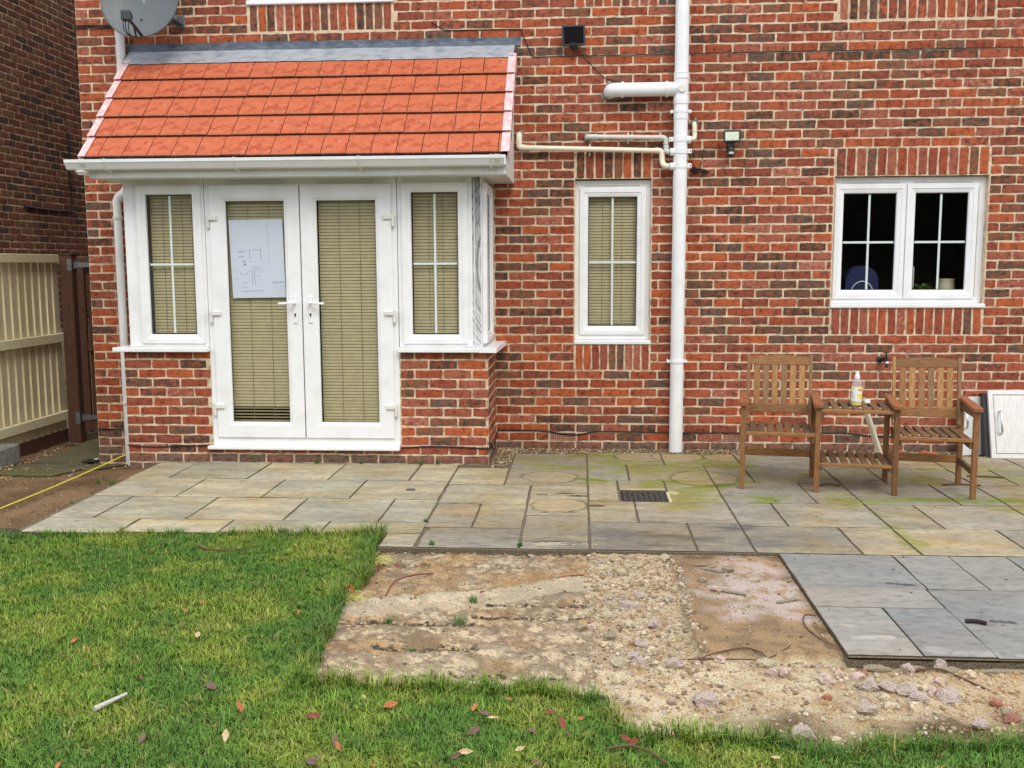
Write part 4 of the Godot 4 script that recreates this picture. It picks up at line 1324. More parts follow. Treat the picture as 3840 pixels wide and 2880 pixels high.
func build_wall_things() -> void:
	# old black floodlight
	var t := thing("floodlight", "square black floodlight high on the brick wall", "light", V(4.13, 3.29, 0))
	var tilt := Transform3D(Basis(Vector3(0, 0, 1), 0.03) * Basis(Vector3(1, 0, 0), 0.15), V(0.0, 0.0, 0.085))
	put("housing", one(V(-0.09, -0.076, -0.035), V(0.09, 0.076, 0.0), 0.012, tilt), M.black, t)
	var m := MB.new()
	m.ring(-0.092, 0.092, -0.078, 0.078, [Vector2(0, -0.01), Vector2(0, 0.004), Vector2(0.004, 0.008), Vector2(0.013, 0.008), Vector2(0.016, 0.0), Vector2(0.016, -0.002)], tilt)
	put("bezel", m, mat("grey black plastic", c8(62, 64, 66), 0.5), t)
	put("lamp_glass", one(V(-0.078, -0.064, -0.003), V(0.078, 0.064, 0.001), 0.0, tilt), M.lens_dark, t)
	m = MB.new()
	m.lathe([Vector2(0.0, -0.118), Vector2(0.02, -0.115), Vector2(0.033, -0.09), Vector2(0.035, -0.07), Vector2(0.0, -0.07)], 14, Transform3D(Basis(), V(0.0, 0.012, 0.07)))
	m.box(V(-0.02, -0.09, 0.0), V(0.02, -0.03, 0.06), 0.004)
	put("wall_mount", m, M.black, t)
	# small solar style sensor light with a grid of pale LEDs
	t = thing("floodlight", "small black sensor light with a pale LED grid beside the soil pipe", "light", V(5.39, 2.49, 0))
	tilt = Transform3D(Basis(Vector3(1, 0, 0), -0.12) * Basis(Vector3(0, 1, 0), -0.05), V(0.0, 0.0, 0.11))
	put("housing", one(V(-0.066, -0.046, -0.03), V(0.066, 0.046, 0.006), 0.005, tilt), M.black, t)
	put("reflector", one(V(-0.054, -0.036, 0.0), V(0.052, 0.030, 0.0068), 0.0, tilt), mat("pale reflector", c8(216, 222, 210), 0.3), t)
	var led := mat("led chip", c8(232, 236, 190), 0.4)
	var led2 := mat("led chip", c8(170, 214, 186), 0.4)
	var lm := one(V(-0.0032, -0.003, 0.0), V(0.0032, 0.003, 0.002)).mesh()
	for iy in 6:
		for ix in 10:
			var o := MeshInstance3D.new()
			o.name = "led"
			o.mesh = lm
			o.material_override = led if (ix * 3 + iy * 5) % 4 else led2
			o.transform = tilt * Transform3D(Basis(), V(-0.049 + ix * 0.0107, -0.031 + iy * 0.0112, 0.0068))
			t.add_child(o, true)
	put("lens_edge", one(V(-0.06, -0.043, 0.004), V(0.058, -0.038, 0.0085), 0.001, tilt), M.galv, t)
	m = MB.new()
	m.extrude(PackedVector2Array([Vector2(-0.045, -0.045), Vector2(0.02, -0.045), Vector2(0.018, -0.075), Vector2(0.0, -0.078), Vector2(-0.012, -0.095), Vector2(-0.025, -0.09), Vector2(-0.03, -0.07)]), 0.06, 0.1)
	m.box(V(-0.03, -0.11, 0.0), V(0.03, -0.06, 0.06), 0.004)
	put("neck", m, M.black, t)
	m = MB.new()
	m.lathe([Vector2(0.0, -0.165), Vector2(0.02, -0.163), Vector2(0.027, -0.15), Vector2(0.027, -0.11), Vector2(0.022, -0.09), Vector2(0.0, -0.088)], 14, Transform3D(Basis(), V(-0.005, 0, 0.095)))
	put("sensor", m, M.black, t)
	put("sensor_lens", one(V(-0.024, -0.145, 0.108), V(0.014, -0.125, 0.1245), 0.004), mat("sensor lens", c8(196, 198, 196), 0.4), t)
	# tap
	t = thing("garden_tap", "dark metal garden tap on the wall behind the right chair", "tap", V(6.66, 0.70, 0))
	m = MB.new()
	m.tube([V(-0.02, 0.0, 0.0), V(-0.01, 0.005, 0.03), V(0.012, 0.01, 0.06)], 0.013, 10)
	m.lathe([Vector2(0.0, -0.005), Vector2(0.028, -0.004), Vector2(0.026, 0.006), Vector2(0.014, 0.014), Vector2(0.0, 0.014)], 14, Transform3D(Basis(Vector3(1, 0, 0), PI / 2), V(-0.022, 0.0, 0.006)))
	m.tube([V(0.012, -0.028, 0.065), V(0.012, 0.03, 0.06)], 0.015, 10)
	put("body", m, M.dark_metal, t)
	m = MB.new()
	m.tube([V(0.012, 0.03, 0.06), V(0.012, 0.055, 0.06)], 0.007, 8)
	m.tube([V(-0.012, 0.058, 0.06), V(0.036, 0.062, 0.06)], 0.006, 8)
	put("tap_handle", m, M.dark_metal, t)
	m = MB.new()
	m.tube([V(0.014, -0.028, 0.066), V(0.016, -0.065, 0.07)], 0.012, 10, true, 0.009)
	put("hose_connector", m, M.black, t)
	put("label_band", one(V(0.003, -0.03, 0.072), V(0.028, -0.012, 0.083), 0.004), M.white_metal, t)
	# cables
	var cab := func(label: String, pts: Array, r: float) -> Node3D:
		var cm := MB.new()
		cm.tube(pts, r, 6)
		return tag(put("cable", cm, M.cable), label, "cable", "cables on the house wall")
	cab.call("thin black cable running along the wall from the bay roof to the right edge", smooth_path([V(2.977, 3.437, 0.004), V(3.05, 3.39, 0.005), V(3.109, 3.368, 0.005), V(3.37, 3.367, 0.004), V(3.69, 3.362, 0.005), V(3.715, 3.33, 0.005), V(3.78, 3.185, 0.005), V(3.803, 3.15, 0.005), V(3.86, 3.146, 0.005), V(4.25, 3.149, 0.005), V(4.93, 3.148, 0.005), V(5.5, 3.152, 0.005), V(6.43, 3.151, 0.005), V(7.1, 3.152, 0.005), V(8.7, 3.155, 0.005)], 4), 0.0038)
	cab.call("thin cable slanting from the square floodlight to the branch pipe", smooth_path([V(4.15, 3.205, 0.02), V(4.25, 3.10, 0.004), V(4.362, 2.987, 0.006), V(4.44, 2.955, 0.005), V(4.52, 2.935, 0.03)], 4), 0.0025)
	cab.call("black cable sagging along the foot of the wall from the bay", smooth_path([V(3.488, -0.02, 0.25), V(3.49, 0.03, 0.12), V(3.497, 0.078, 0.012), V(3.56, 0.09, 0.006), V(3.86, 0.088, 0.006), V(4.06, 0.062, 0.008), V(4.2, 0.06, 0.008), V(4.37, 0.085, 0.006), V(4.94, 0.078, 0.006), V(5.58, 0.082, 0.006), V(6.0, 0.083, 0.006), V(6.36, 0.087, 0.006), V(6.53, 0.07, 0.007), V(6.75, 0.06, 0.007), V(7.4, 0.07, 0.007), V(8.6, 0.08, 0.007)], 4), 0.0055)
	cab.call("black cable along the bay brickwork right of the doors", smooth_path([V(2.789, 0.056, 0.682), V(2.9, 0.063, 0.682), V(3.033, 0.07, 0.682), V(3.265, 0.066, 0.682), V(3.47, 0.058, 0.683), V(3.493, 0.062, 0.66), V(3.492, 0.09, 0.6), V(3.491, 0.04, 0.48), V(3.489, 0.0, 0.36), V(3.488, -0.02, 0.25)], 4), 0.0055)
	cab.call("black cable along the bay brickwork left of the doors", smooth_path([V(0.592, 0.062, 0.66), V(0.60, 0.058, 0.682), V(0.8, 0.048, 0.682), V(1.024, 0.058, 0.682), V(1.265, 0.062, 0.682)], 4), 0.005)
	cab.call("black cable across the brickwork behind the downpipe", smooth_path([V(0.002, 0.076, 0.008), V(0.1, 0.074, 0.007), V(0.23, 0.077, 0.006), V(0.6, 0.08, 0.006)], 3), 0.005)
	cab.call("pair of black cables between house corner and satellite dish", smooth_path([V(0.002, 3.462, 0.01), V(0.12, 3.464, 0.01), V(0.3, 3.46, 0.01), V(0.55, 3.47, 0.02)], 3) , 0.006)
	cab.call("lower of the two cables running to the satellite dish", smooth_path([V(0.002, 3.445, 0.01), V(0.14, 3.448, 0.01), V(0.3, 3.446, 0.01), V(0.55, 3.45, 0.02)], 3), 0.005)
	# knot of spare cable by the soil pipe
	t = thing("cable_coil", "tangled black spare cable tied up beside the soil pipe", "cable", V(5.13, 2.225, 0.02))
	rng.seed = 77
	for i in 9:
		var pts: Array = []
		for k in 5:
			pts.append(V(-0.05 + k * 0.03 + rf(-0.02, 0.02), 0.02 - k * 0.009 + rf(-0.016, 0.016), rf(0.0, 0.03)))
		m = MB.new()
		m.tube(smooth_path(pts, 4), 0.004, 6)
		put("loop", m, M.cable, t)
	m = MB.new()
	m.tube(smooth_path([V(0.19, 0.175, -0.012), V(0.06, 0.183, -0.012), V(0.045, 0.12, -0.013), V(0.03, 0.03, -0.01), V(0.02, 0.0, 0.0)], 5), 0.0025, 6)
	m.tube(smooth_path([V(-0.085, 0.16, 0.02), V(-0.06, 0.1, -0.005), V(-0.03, 0.05, -0.008), V(0.01, 0.0, 0.0)], 5), 0.003, 6)
	put("lead", m, M.cable, t)

func build_kitchen_things() -> void:
	put("kitchen_counter", one(V(6.0, 0.86, -0.72), V(7.7, 0.9, -0.14)), mat("counter top", c8(60, 58, 56), 0.5))
	tag(get_node("kitchen_counter"), "dark counter top inside the wide kitchen window", "counter")
	# navy bag with pale curved piping
	var t := thing("sports_bag", "navy bag with pale curved piping inside the left kitchen pane", "bag", V(6.54, 0.9, -0.3))
	var prof := PackedVector2Array()
	for k in 17:
		var an := PI * k / 16.0
		prof.append(Vector2(cos(an) * 0.135, 0.42 + sin(an) * 0.14))
	prof.append(Vector2(-0.145, 0.0))
	prof.append(Vector2(0.145, 0.0))
	var m := MB.new()
	m.extrude(prof, -0.08, 0.06)
	put("body", m, mat("navy cloth", c8(28, 36, 78), 0.8), t)
	m = MB.new()
	var arc: Array = []
	for k in 17:
		var an := PI * k / 16.0
		arc.append(V(cos(an) * 0.09, 0.33 + sin(an) * 0.1, 0.064))
	arc.push_front(V(0.093, 0.2, 0.064))
	arc.append(V(-0.093, 0.2, 0.064))
	m.tube(arc, 0.005, 6)
	m.box(V(-0.02, 0.30, 0.062), V(0.06, 0.32, 0.066), 0.0, Transform3D(Basis(Vector3(0, 0, 1), 0.7), V(0.2, 0.02, 0)))
	put("piping", m, mat("pale piping", c8(206, 212, 224), 0.5), t)
	t = thing("ceramic_pot", "cream glazed pot inside the right kitchen pane", "pot", V(7.24, 0.9, -0.28))
	m = MB.new()
	m.lathe([Vector2(0.0, 0.0), Vector2(0.06, 0.0), Vector2(0.072, 0.1), Vector2(0.07, 0.34), Vector2(0.062, 0.42), Vector2(0.066, 0.45), Vector2(0.055, 0.45), Vector2(0.05, 0.3), Vector2(0.0, 0.28)], 20)
	put("pot_body", m, mat("cream glaze", c8(206, 196, 160), 0.4), t)
	t = thing("house_plant", "small green plant in a dark pot inside the kitchen window", "plant", V(7.04, 0.9, -0.26))
	m = MB.new()
	m.lathe([Vector2(0.0, 0.0), Vector2(0.045, 0.0), Vector2(0.055, 0.36), Vector2(0.05, 0.36), Vector2(0.0, 0.33)], 14)
	put("pot", m, mat("dark pot", c8(46, 44, 42), 0.6), t)
	m = MB.new()
	rng.seed = 4
	for i in 26:
		var an := rf(0, TAU)
		var d := V(cos(an), rf(0.3, 1.0), sin(an)).normalized()
		var p := V(0, 0.35, 0) + d * rf(0.02, 0.06)
		var s := d.cross(Vector3.UP).normalized() * 0.012
		m.quad(p - s, p + d * 0.02 - s * 1.5, p + d * 0.045, p + s, V(0, 1, 0.5))
	put("foliage", m, M.green, t)
	t = thing("utensil_holder", "pale upright utensil holder inside the kitchen window beside the mullion", "holder", V(6.955, 0.9, -0.34))
	m = MB.new()
	for q in 4:
		m.box(V(-0.045 + q * 0.022, 0.1, 0.0), V(-0.03 + q * 0.022, 0.55, 0.012), 0.002)
	m.box(V(-0.05, 0.0, -0.04), V(0.045, 0.2, 0.02), 0.004)
	put("holder_body", m, mat("pale enamel", c8(196, 194, 186), 0.4), t)

# ---------- bench, bottle, doors ----------
func build_bench() -> void:
	var t := thing("companion_seat", "hardwood companion seat: two slatted armchairs joined by a small table", "bench", V(5.314, PATIO, 1.433), deg_to_rad(-9.3))
	rng.seed = 61
	var wd := func() -> Material: return M.woods[rng.randi() % 4]
	var wx := func() -> Material: return M.wood_x[rng.randi() % 3]
	var wz := func() -> Material: return M.wood_z[rng.randi() % 3]
	var xs := [0.0, 0.493, 0.995, 1.482]
	var q := 0.017
	for x in xs:
		put("leg", one(V(x - q, 0.0, -0.022), V(x + q, 0.588, 0.022), 0.003), M.leg[rng.randi() % 3], t)
		put("leg", one(V(x - q, 0.0, -0.49), V(x + q, 0.60, -0.446), 0.003), M.leg[rng.randi() % 3], t)
		# arm with a rounded nose
		var p := PackedVector2Array()
		var aw := 0.031
		p.append(Vector2(-aw * 0.75, -0.50))
		p.append(Vector2(-aw, -0.04))
		for k in 9:
			var an := PI + PI * k / 8.0
			p.append(Vector2(cos(an) * aw, 0.035 - sin(an) * 0.022))
		p.append(Vector2(aw, -0.04))
		p.append(Vector2(aw * 0.75, -0.50))
		var am := MB.new()
		var tilt := Transform3D(Basis(Vector3(1, 0, 0), 0.035), V(x, 0.587, 0))
		am.extrude(p, 0.0, 0.022, tilt * Transform3D(Basis(Vector3(1, 0, 0), Vector3(0, 0, 1), Vector3(0, 1, 0)), Vector3.ZERO))
		put("armrest", am, M.arm, t)
		put("side_stretcher", one(V(x - 0.011, 0.15, -0.448), V(x + 0.011, 0.192, -0.02), 0.002), wz.call(), t)
		put("side_rail", one(V(x - 0.012, 0.535, -0.448), V(x + 0.012, 0.575, -0.02), 0.002), wz.call(), t)
	for ch in [0, 2]:
		var a: float = xs[ch] + q
		var b: float = xs[ch + 1] - q
		var lean := Transform3D(Basis(Vector3(1, 0, 0), -0.16), V(0, 0.43, -0.395))
		var bk := node("backrest", t)
		for x in [a + 0.013, b - 0.013]:
			put("post", one(V(x - 0.011, 0.0, -0.016), V(x + 0.011, 0.465, 0.016), 0.003, lean), wd.call(), bk)
		var top := PackedVector2Array([Vector2(a + 0.026, 0.398), Vector2(b - 0.026, 0.398), Vector2(b - 0.026, 0.452), Vector2(lerpf(a, b, 0.75), 0.462), Vector2((a + b) * 0.5, 0.466), Vector2(lerpf(a, b, 0.25), 0.462), Vector2(a + 0.026, 0.452)])
		var tm := MB.new()
		tm.extrude(top, -0.011, 0.011, lean)
		put("top_rail", tm, wx.call(), bk)
		put("bottom_rail", one(V(a + 0.026, 0.05, -0.011), V(b - 0.026, 0.115, 0.011), 0.003, lean), wx.call(), bk)
		for i in 6:
			var x: float = lerpf(a + 0.026, b - 0.026, (i + 0.75) / 6.5)
			put("slat", one(V(x - 0.0205, 0.112, -0.007), V(x + 0.0205, 0.402, 0.007), 0.002, lean), wd.call(), bk)
		var st := node("seat", t)
		put("front_rail", one(V(a, 0.378, -0.01), V(b, 0.402, 0.02), 0.003), wx.call(), st)
		put("rear_rail", one(V(a, 0.372, -0.43), V(b, 0.396, -0.405), 0.003), wx.call(), st)
		for x in [a + 0.006, b - 0.02]:
			put("side_batten", one(V(x, 0.335, -0.43), V(x + 0.014, 0.40, 0.015), 0.002), wz.call(), st)
		for i in 7:
			var x: float = lerpf(a + 0.02, b - 0.02, (i + 0.5) / 7.0)
			put("slat", one(V(x - 0.0205, 0.397, -0.43), V(x + 0.0205, 0.409, -0.008), 0.002), wz.call(), st)
		put("rear_stretcher", one(V(a, 0.15, -0.475), V(b, 0.205, -0.455), 0.002), wx.call(), t)
	var a2: float = xs[1] + q
	var b2: float = xs[2] - q
	for lev in [[0.573, "table_top"], [0.205, "lower_shelf"]]:
		var y: float = lev[0]
		var tt := node(lev[1], t)
		put("front_rail", one(V(a2, y - 0.026, -0.012), V(b2, y - 0.003, 0.012), 0.003), wx.call(), tt)
		put("rear_rail", one(V(a2, y - 0.04, -0.45), V(b2, y - 0.013, -0.425), 0.003), wx.call(), tt)
		for x in [a2, b2 - 0.018]:
			put("side_batten", one(V(x, y - 0.055, -0.45), V(x + 0.018, y - 0.014, 0.01), 0.002), wz.call(), tt)
		for i in 7:
			var x: float = lerpf(a2 + 0.004, b2 - 0.004, (i + 0.5) / 7.0)
			put("slat", one(V(x - 0.022, y - 0.013, -0.45), V(x + 0.022, y, -0.014), 0.002), wz.call(), tt)

	# bottle of yellow cleaner on the table
	var top := PATIO + 0.573
	t = thing("cleaner_bottle", "clear plastic bottle with yellow liquid and white cap on the bench table", "bottle", V(6.09, top, 1.36))
	var m := MB.new()
	m.lathe([Vector2(0.0, 0.001), Vector2(0.030, 0.001), Vector2(0.034, 0.006), Vector2(0.0345, 0.13), Vector2(0.0335, 0.15), Vector2(0.027, 0.172), Vector2(0.016, 0.186), Vector2(0.0145, 0.195)], 24)
	put("bottle_shell", m, mat("clear plastic", Color(0.92, 0.9, 0.95, 0.22), 0.1, {"alpha": true}), t)
	m = MB.new()
	m.lathe([Vector2(0.0, 0.003), Vector2(0.029, 0.003), Vector2(0.0325, 0.007), Vector2(0.033, 0.034), Vector2(0.0, 0.034)], 24)
	put("liquid", m, mat("yellow liquid", c8(226, 214, 40), 0.2), t)
	m = MB.new()
	m.lathe([Vector2(0.0352, 0.032), Vector2(0.0352, 0.132)], 28, Transform3D(Basis(Vector3(0, 1, 0), -2.2), Vector3.ZERO), true, true)
	put("wrap_label", m, mat("printed label", Color(1, 1, 1), 0.4, {"tex": label_sheet()}), t)
	m = MB.new()
	m.lathe([Vector2(0.0, 0.238), Vector2(0.0125, 0.238), Vector2(0.0135, 0.234), Vector2(0.0125, 0.218), Vector2(0.0175, 0.207), Vector2(0.0175, 0.188), Vector2(0.014, 0.187)], 18)
	put("cap", m, M.white_metal, t)
	t = thing("bottle_lid", "small white domed lid lying behind the bottle on the table", "lid", V(6.205, top, 1.22))
	m = MB.new()
	m.lathe([Vector2(0.0, 0.026), Vector2(0.012, 0.024), Vector2(0.019, 0.014), Vector2(0.02, 0.0), Vector2(0.0, 0.0)], 16)
	put("dome", m, M.white_metal, t)
	# offcut of cream plastic pipe leaning behind the table
	m = MB.new()
	var p0 := V(6.565, PATIO + 0.002, 0.42)
	var p1 := V(6.335, 0.46, 0.62)
	m.tube([p0, p1], 0.0215, 14, false)
	m.tube([p1, p0], 0.019, 14, false)
	tag(put("pipe_offcut", m, M.cream), "length of cream plastic pipe leaning behind the bench table", "pipe")

	# steel access doors leaning on the wall
	t = thing("access_door", "large brushed steel access door with curved handle leaning on the wall", "door panel", V(7.465, PATIO, 0.26))
	var lean := Basis(Vector3(1, 0, 0), -0.27)
	var L := Transform3D(lean, Vector3.ZERO)
	m = MB.new()
	m.ring(0.0, 0.56, 0.0, 0.55, [Vector2(0, -0.03), Vector2(0, -0.002), Vector2(0.002, 0.0), Vector2(0.036, 0.0), Vector2(0.038, -0.006)], L)
	put("door_frame", m, M.steel, t)
	put("door_leaf", one(V(0.041, 0.041, -0.012), V(0.519, 0.509, -0.001), 0.003, L), M.steel, t)
	put("seal", one(V(0.036, 0.036, -0.016), V(0.524, 0.514, -0.008), 0.0, L), M.seal, t)
	m = MB.new()
	m.tube(smooth_path([V(0.085, 0.20, 0.0), V(0.08, 0.205, 0.03), V(0.075, 0.235, 0.045), V(0.073, 0.29, 0.05), V(0.075, 0.345, 0.045), V(0.08, 0.375, 0.03), V(0.085, 0.38, 0.0)], 4).map(func(p): return L * p), 0.0085, 10)
	put("handle", m, M.chrome, t)
	put("dark_gap_box", one(V(-0.03, 0.01, -0.12), V(0.54, 0.53, -0.034), 0.0, L), M.black, t)  # black box added to stand in for the shaded gap beside the door
	t = thing("access_door", "narrow steel access door with handle half hidden behind the chair arm", "door panel", V(7.265, PATIO, 0.17))
	L = Transform3D(Basis(Vector3(0, 1, 0), 0.25) * Basis(Vector3(1, 0, 0), -0.16), Vector3.ZERO)
	put("door_leaf", one(V(0.0, 0.0, -0.02), V(0.20, 0.475, 0.0), 0.004, L), M.steel, t)
	m = MB.new()
	m.tube(smooth_path([V(0.04, 0.22, 0.0), V(0.04, 0.225, 0.03), V(0.038, 0.28, 0.045), V(0.04, 0.335, 0.03), V(0.04, 0.34, 0.0)], 4).map(func(p): return L * p), 0.0075, 10)
	put("handle", m, M.chrome, t)
	m = MB.new()
	for y in [0.1, 0.13, 0.3]:
		m.box(V(0.185, y, -0.001), V(0.196, y + 0.018, 0.006), 0.001, L)
	put("hinge", m, M.galv, t)

func label_sheet() -> ImageTexture:
	var im := Image.create(256, 128, false, Image.FORMAT_RGB8)
	im.fill(c8(232, 236, 228))
	for k in 2:
		var x := k * 128
		im.fill_rect(Rect2i(x, 0, 128, 3), c8(240, 236, 190))
		im.fill_rect(Rect2i(x + 8, 6, 28, 16), c8(244, 226, 70))
		im.fill_rect(Rect2i(x + 60, 4, 44, 18), c8(246, 228, 60))
		im.fill_rect(Rect2i(x + 60, 22, 44, 11), c8(190, 44, 26))
		im.fill_rect(Rect2i(x + 86, 25, 6, 4), c8(246, 220, 200))
		im.fill_rect(Rect2i(x + 56, 60, 44, 44), c8(240, 226, 60))
		im.fill_rect(Rect2i(x + 60, 44, 8, 40), c8(216, 226, 200))
		im.fill_rect(Rect2i(x + 62, 72, 40, 4), c8(206, 186, 40))
		im.fill_rect(Rect2i(x + 58, 100, 20, 8), c8(90, 120, 60))
		im.fill_rect(Rect2i(x + 8, 40, 34, 60), c8(214, 222, 222))
		im.fill_rect(Rect2i(x + 10, 84, 12, 12), c8(150, 164, 160))
		for j in 5:
			im.fill_rect(Rect2i(x + 12, 46 + j * 7, 26, 2), c8(186, 196, 196))
	return ImageTexture.create_from_image(im)

# ---------- fence, gate, neighbour ----------
func build_left() -> void:
	rng.seed = 71
	var t := thing("wooden_fence", "pale green treated board fence beside the side passage", "fence", V(-0.85, -0.2, 0))
	var z := -1.09
	while z < 1.9:
		var w := 0.118 + rf(-0.004, 0.004)
		var m := MB.new()
		var y1 := 1.76 + rf(-0.006, 0.006)
		# feather edge: thick on one side
		m.extrude(PackedVector2Array([Vector2(z, -0.034), Vector2(z + w + 0.012, -0.024), Vector2(z + w + 0.012, -0.006), Vector2(z, -0.026)]), 0.06, y1, Transform3D(Basis(Vector3(0, 0, 1), Vector3(1, 0, 0), Vector3(0, 1, 0)), Vector3.ZERO))
		put("board", m, M.fence[rng.randi() % 4], t)
		z += w
	for r in [[1.715, 1.795], [0.955, 1.04], [0.195, 0.28]]:
		put("rail", one(V(-0.004, r[0], -1.09), V(0.046, r[1], 1.9), 0.004), M.fence_rail, t)
	put("gravel_board", one(V(-0.03, -0.06, -1.09), V(-0.005, 0.09, 1.9), 0.003), M.stain, t)
	t = thing("gate_post", "dark stained timber gate post at the end of the pale fence", "post", V(-0.74, -0.25, -1.05))
	put("post", one(V(-0.06, -0.1, -0.06), V(0.06, 1.84, 0.06), 0.006), M.stain, t)
	put("cap", one(V(-0.065, 1.84, -0.065), V(0.065, 1.855, 0.065), 0.004), M.stain, t)
	t = thing("garden_gate", "dark brown boarded gate with steel strap hinges beside the house corner", "gate", V(-0.665, -0.14, -1.07))
	for x in [[0.0, 0.07], [0.585, 0.645]]:
		put("stile", one(V(x[0], 0.0, -0.02), V(x[1], 1.7, 0.025), 0.004), M.stain, t)
	for y in [0.02, 0.80, 1.62]:
		put("rail", one(V(0.07, y, -0.018), V(0.585, y + 0.09, 0.022), 0.004), M.stain, t)
	for i in 5:
		put("board", one(V(0.071 + i * 0.103, 0.02, -0.045), V(0.171 + i * 0.103, 1.7, -0.022), 0.004), M.stain, t)
	put("brace", one(V(-0.03, 0.0, -0.017), V(0.03, 0.85, 0.015), 0.003, Transform3D(Basis(Vector3(0, 0, 1), -0.55), V(0.09, 0.1, 0))), M.stain, t)
	for y in [1.635, 0.15]:
		var h := MB.new()
		h.extrude(PackedVector2Array([Vector2(0.0, y - 0.027), Vector2(0.3, y - 0.014), Vector2(0.3, y + 0.014), Vector2(0.0, y + 0.027)]), 0.025, 0.031)
		h.box(V(-0.055, y - 0.055, 0.072), V(-0.012, y + 0.055, 0.084))
		h.tube([V(-0.004, y - 0.035, 0.036), V(-0.004, y + 0.035, 0.036)], 0.009, 8)
		put("hinge", h, M.galv, t)
	put("concrete_block", one(V(-0.78, -0.2, 0.16), V(-0.62, -0.03, 0.62), 0.012), M.concrete)
	tag(get_node("concrete_block"), "grey concrete block lying at the foot of the pale fence", "block")

	# neighbour's side wall
	t = thing("neighbouring_house", "dark brown brick side wall of the next house behind the fence", "house", V(-1.75, 0, 0))
	var side := Transform3D(Basis(Vector3(0, 0, -1), Vector3(0, 1, 0), Vector3(1, 0, 0)), Vector3.ZERO)
	var m := MB.new()
	pierced(m, -1.2, 6.5, -0.4, 6.0, -0.0028, [], 0.0, side)
	var wall := put("wall", m, M.nmortar, t)
	put("rear_wall", one(V(-4.0, -0.4, 1.0), V(-0.008, 6.0, 1.2)), M.nbrick[0], t)
	put("roof", one(V(-4.2, 6.0, -6.8), V(0.3, 6.15, 1.5)), M.deck, t)
	var bs := Bricks.new()
	for k in range(10, 70):
		var y := k * 0.075 + 0.02
		course(bs, 0.7, 4.4, y, -0.005 if k % 2 == 0 else -0.1175, [], side, func(_y): return M.nbrick[rng.randi() % 5], func(at, w): return (1.0 if at.y > 1.5 and at.y < 4.6 and at.x < 3.9 and at.x > 1.2 else 0.1) * w / (at.x + 6.0))
	lay(bs, 300, wall, "brick", "brickwork")
	m = MB.new()
	m.tube(smooth_path([V(-1.738, 3.02, -3.1), V(-1.735, 2.72, -3.075), V(-1.736, 2.42, -3.085), V(-1.735, 2.18, -3.075), V(-1.737, 2.125, -3.0), V(-1.736, 2.11, -2.65), V(-1.736, 2.118, -2.08)], 4), 0.011, 6)
	tag(put("cable", m, M.cable), "black cable hanging down the dark wall of the next house", "cable")

	# yellow tape measure pulled out along the ground
	m = MB.new()
	var a := V(0.575, -0.012, 0.705)
	var b := V(0.468, -0.058, 2.62)
	var s := V(0.009, 0, 0)
	var n := 14
	for i in n:
		var p := a.lerp(b, float(i) / n) - V(0, 0.012 * sin(PI * i / n), 0)
		var q := a.lerp(b, float(i + 1) / n) - V(0, 0.012 * sin(PI * (i + 1) / n), 0)
		m.quad(p - s, q - s, q + V(0, -0.002, 0), p + V(0, -0.002, 0), Vector3.UP)
		m.quad(p + s, q + s, q + V(0, -0.002, 0), p + V(0, -0.002, 0), Vector3.UP)
	tag(put("tape_measure", m, M.yellow), "yellow tape measure pulled out from the bay corner across the soil", "tape measure")
	t = thing("work_glove", "black glove lying on the ground by the house corner", "glove", V(-0.03, -0.21, 0.08))
	m = MB.new()
	for i in 5:
		m.tube(smooth_path([V(0, 0.012, 0), V(-0.03, 0.02, 0.012 * (i - 2)), V(-0.075, 0.012, 0.016 * (i - 2) + 0.01)], 3), 0.011, 8, true, 0.008)
	m.box(V(-0.02, 0.0, -0.04), V(0.05, 0.028, 0.04), 0.01)
	put("glove_body", m, M.black, t)
	put("cuff_tag", one(V(0.03, 0.028, -0.02), V(0.055, 0.036, 0.02), 0.003), M.white_metal, t)

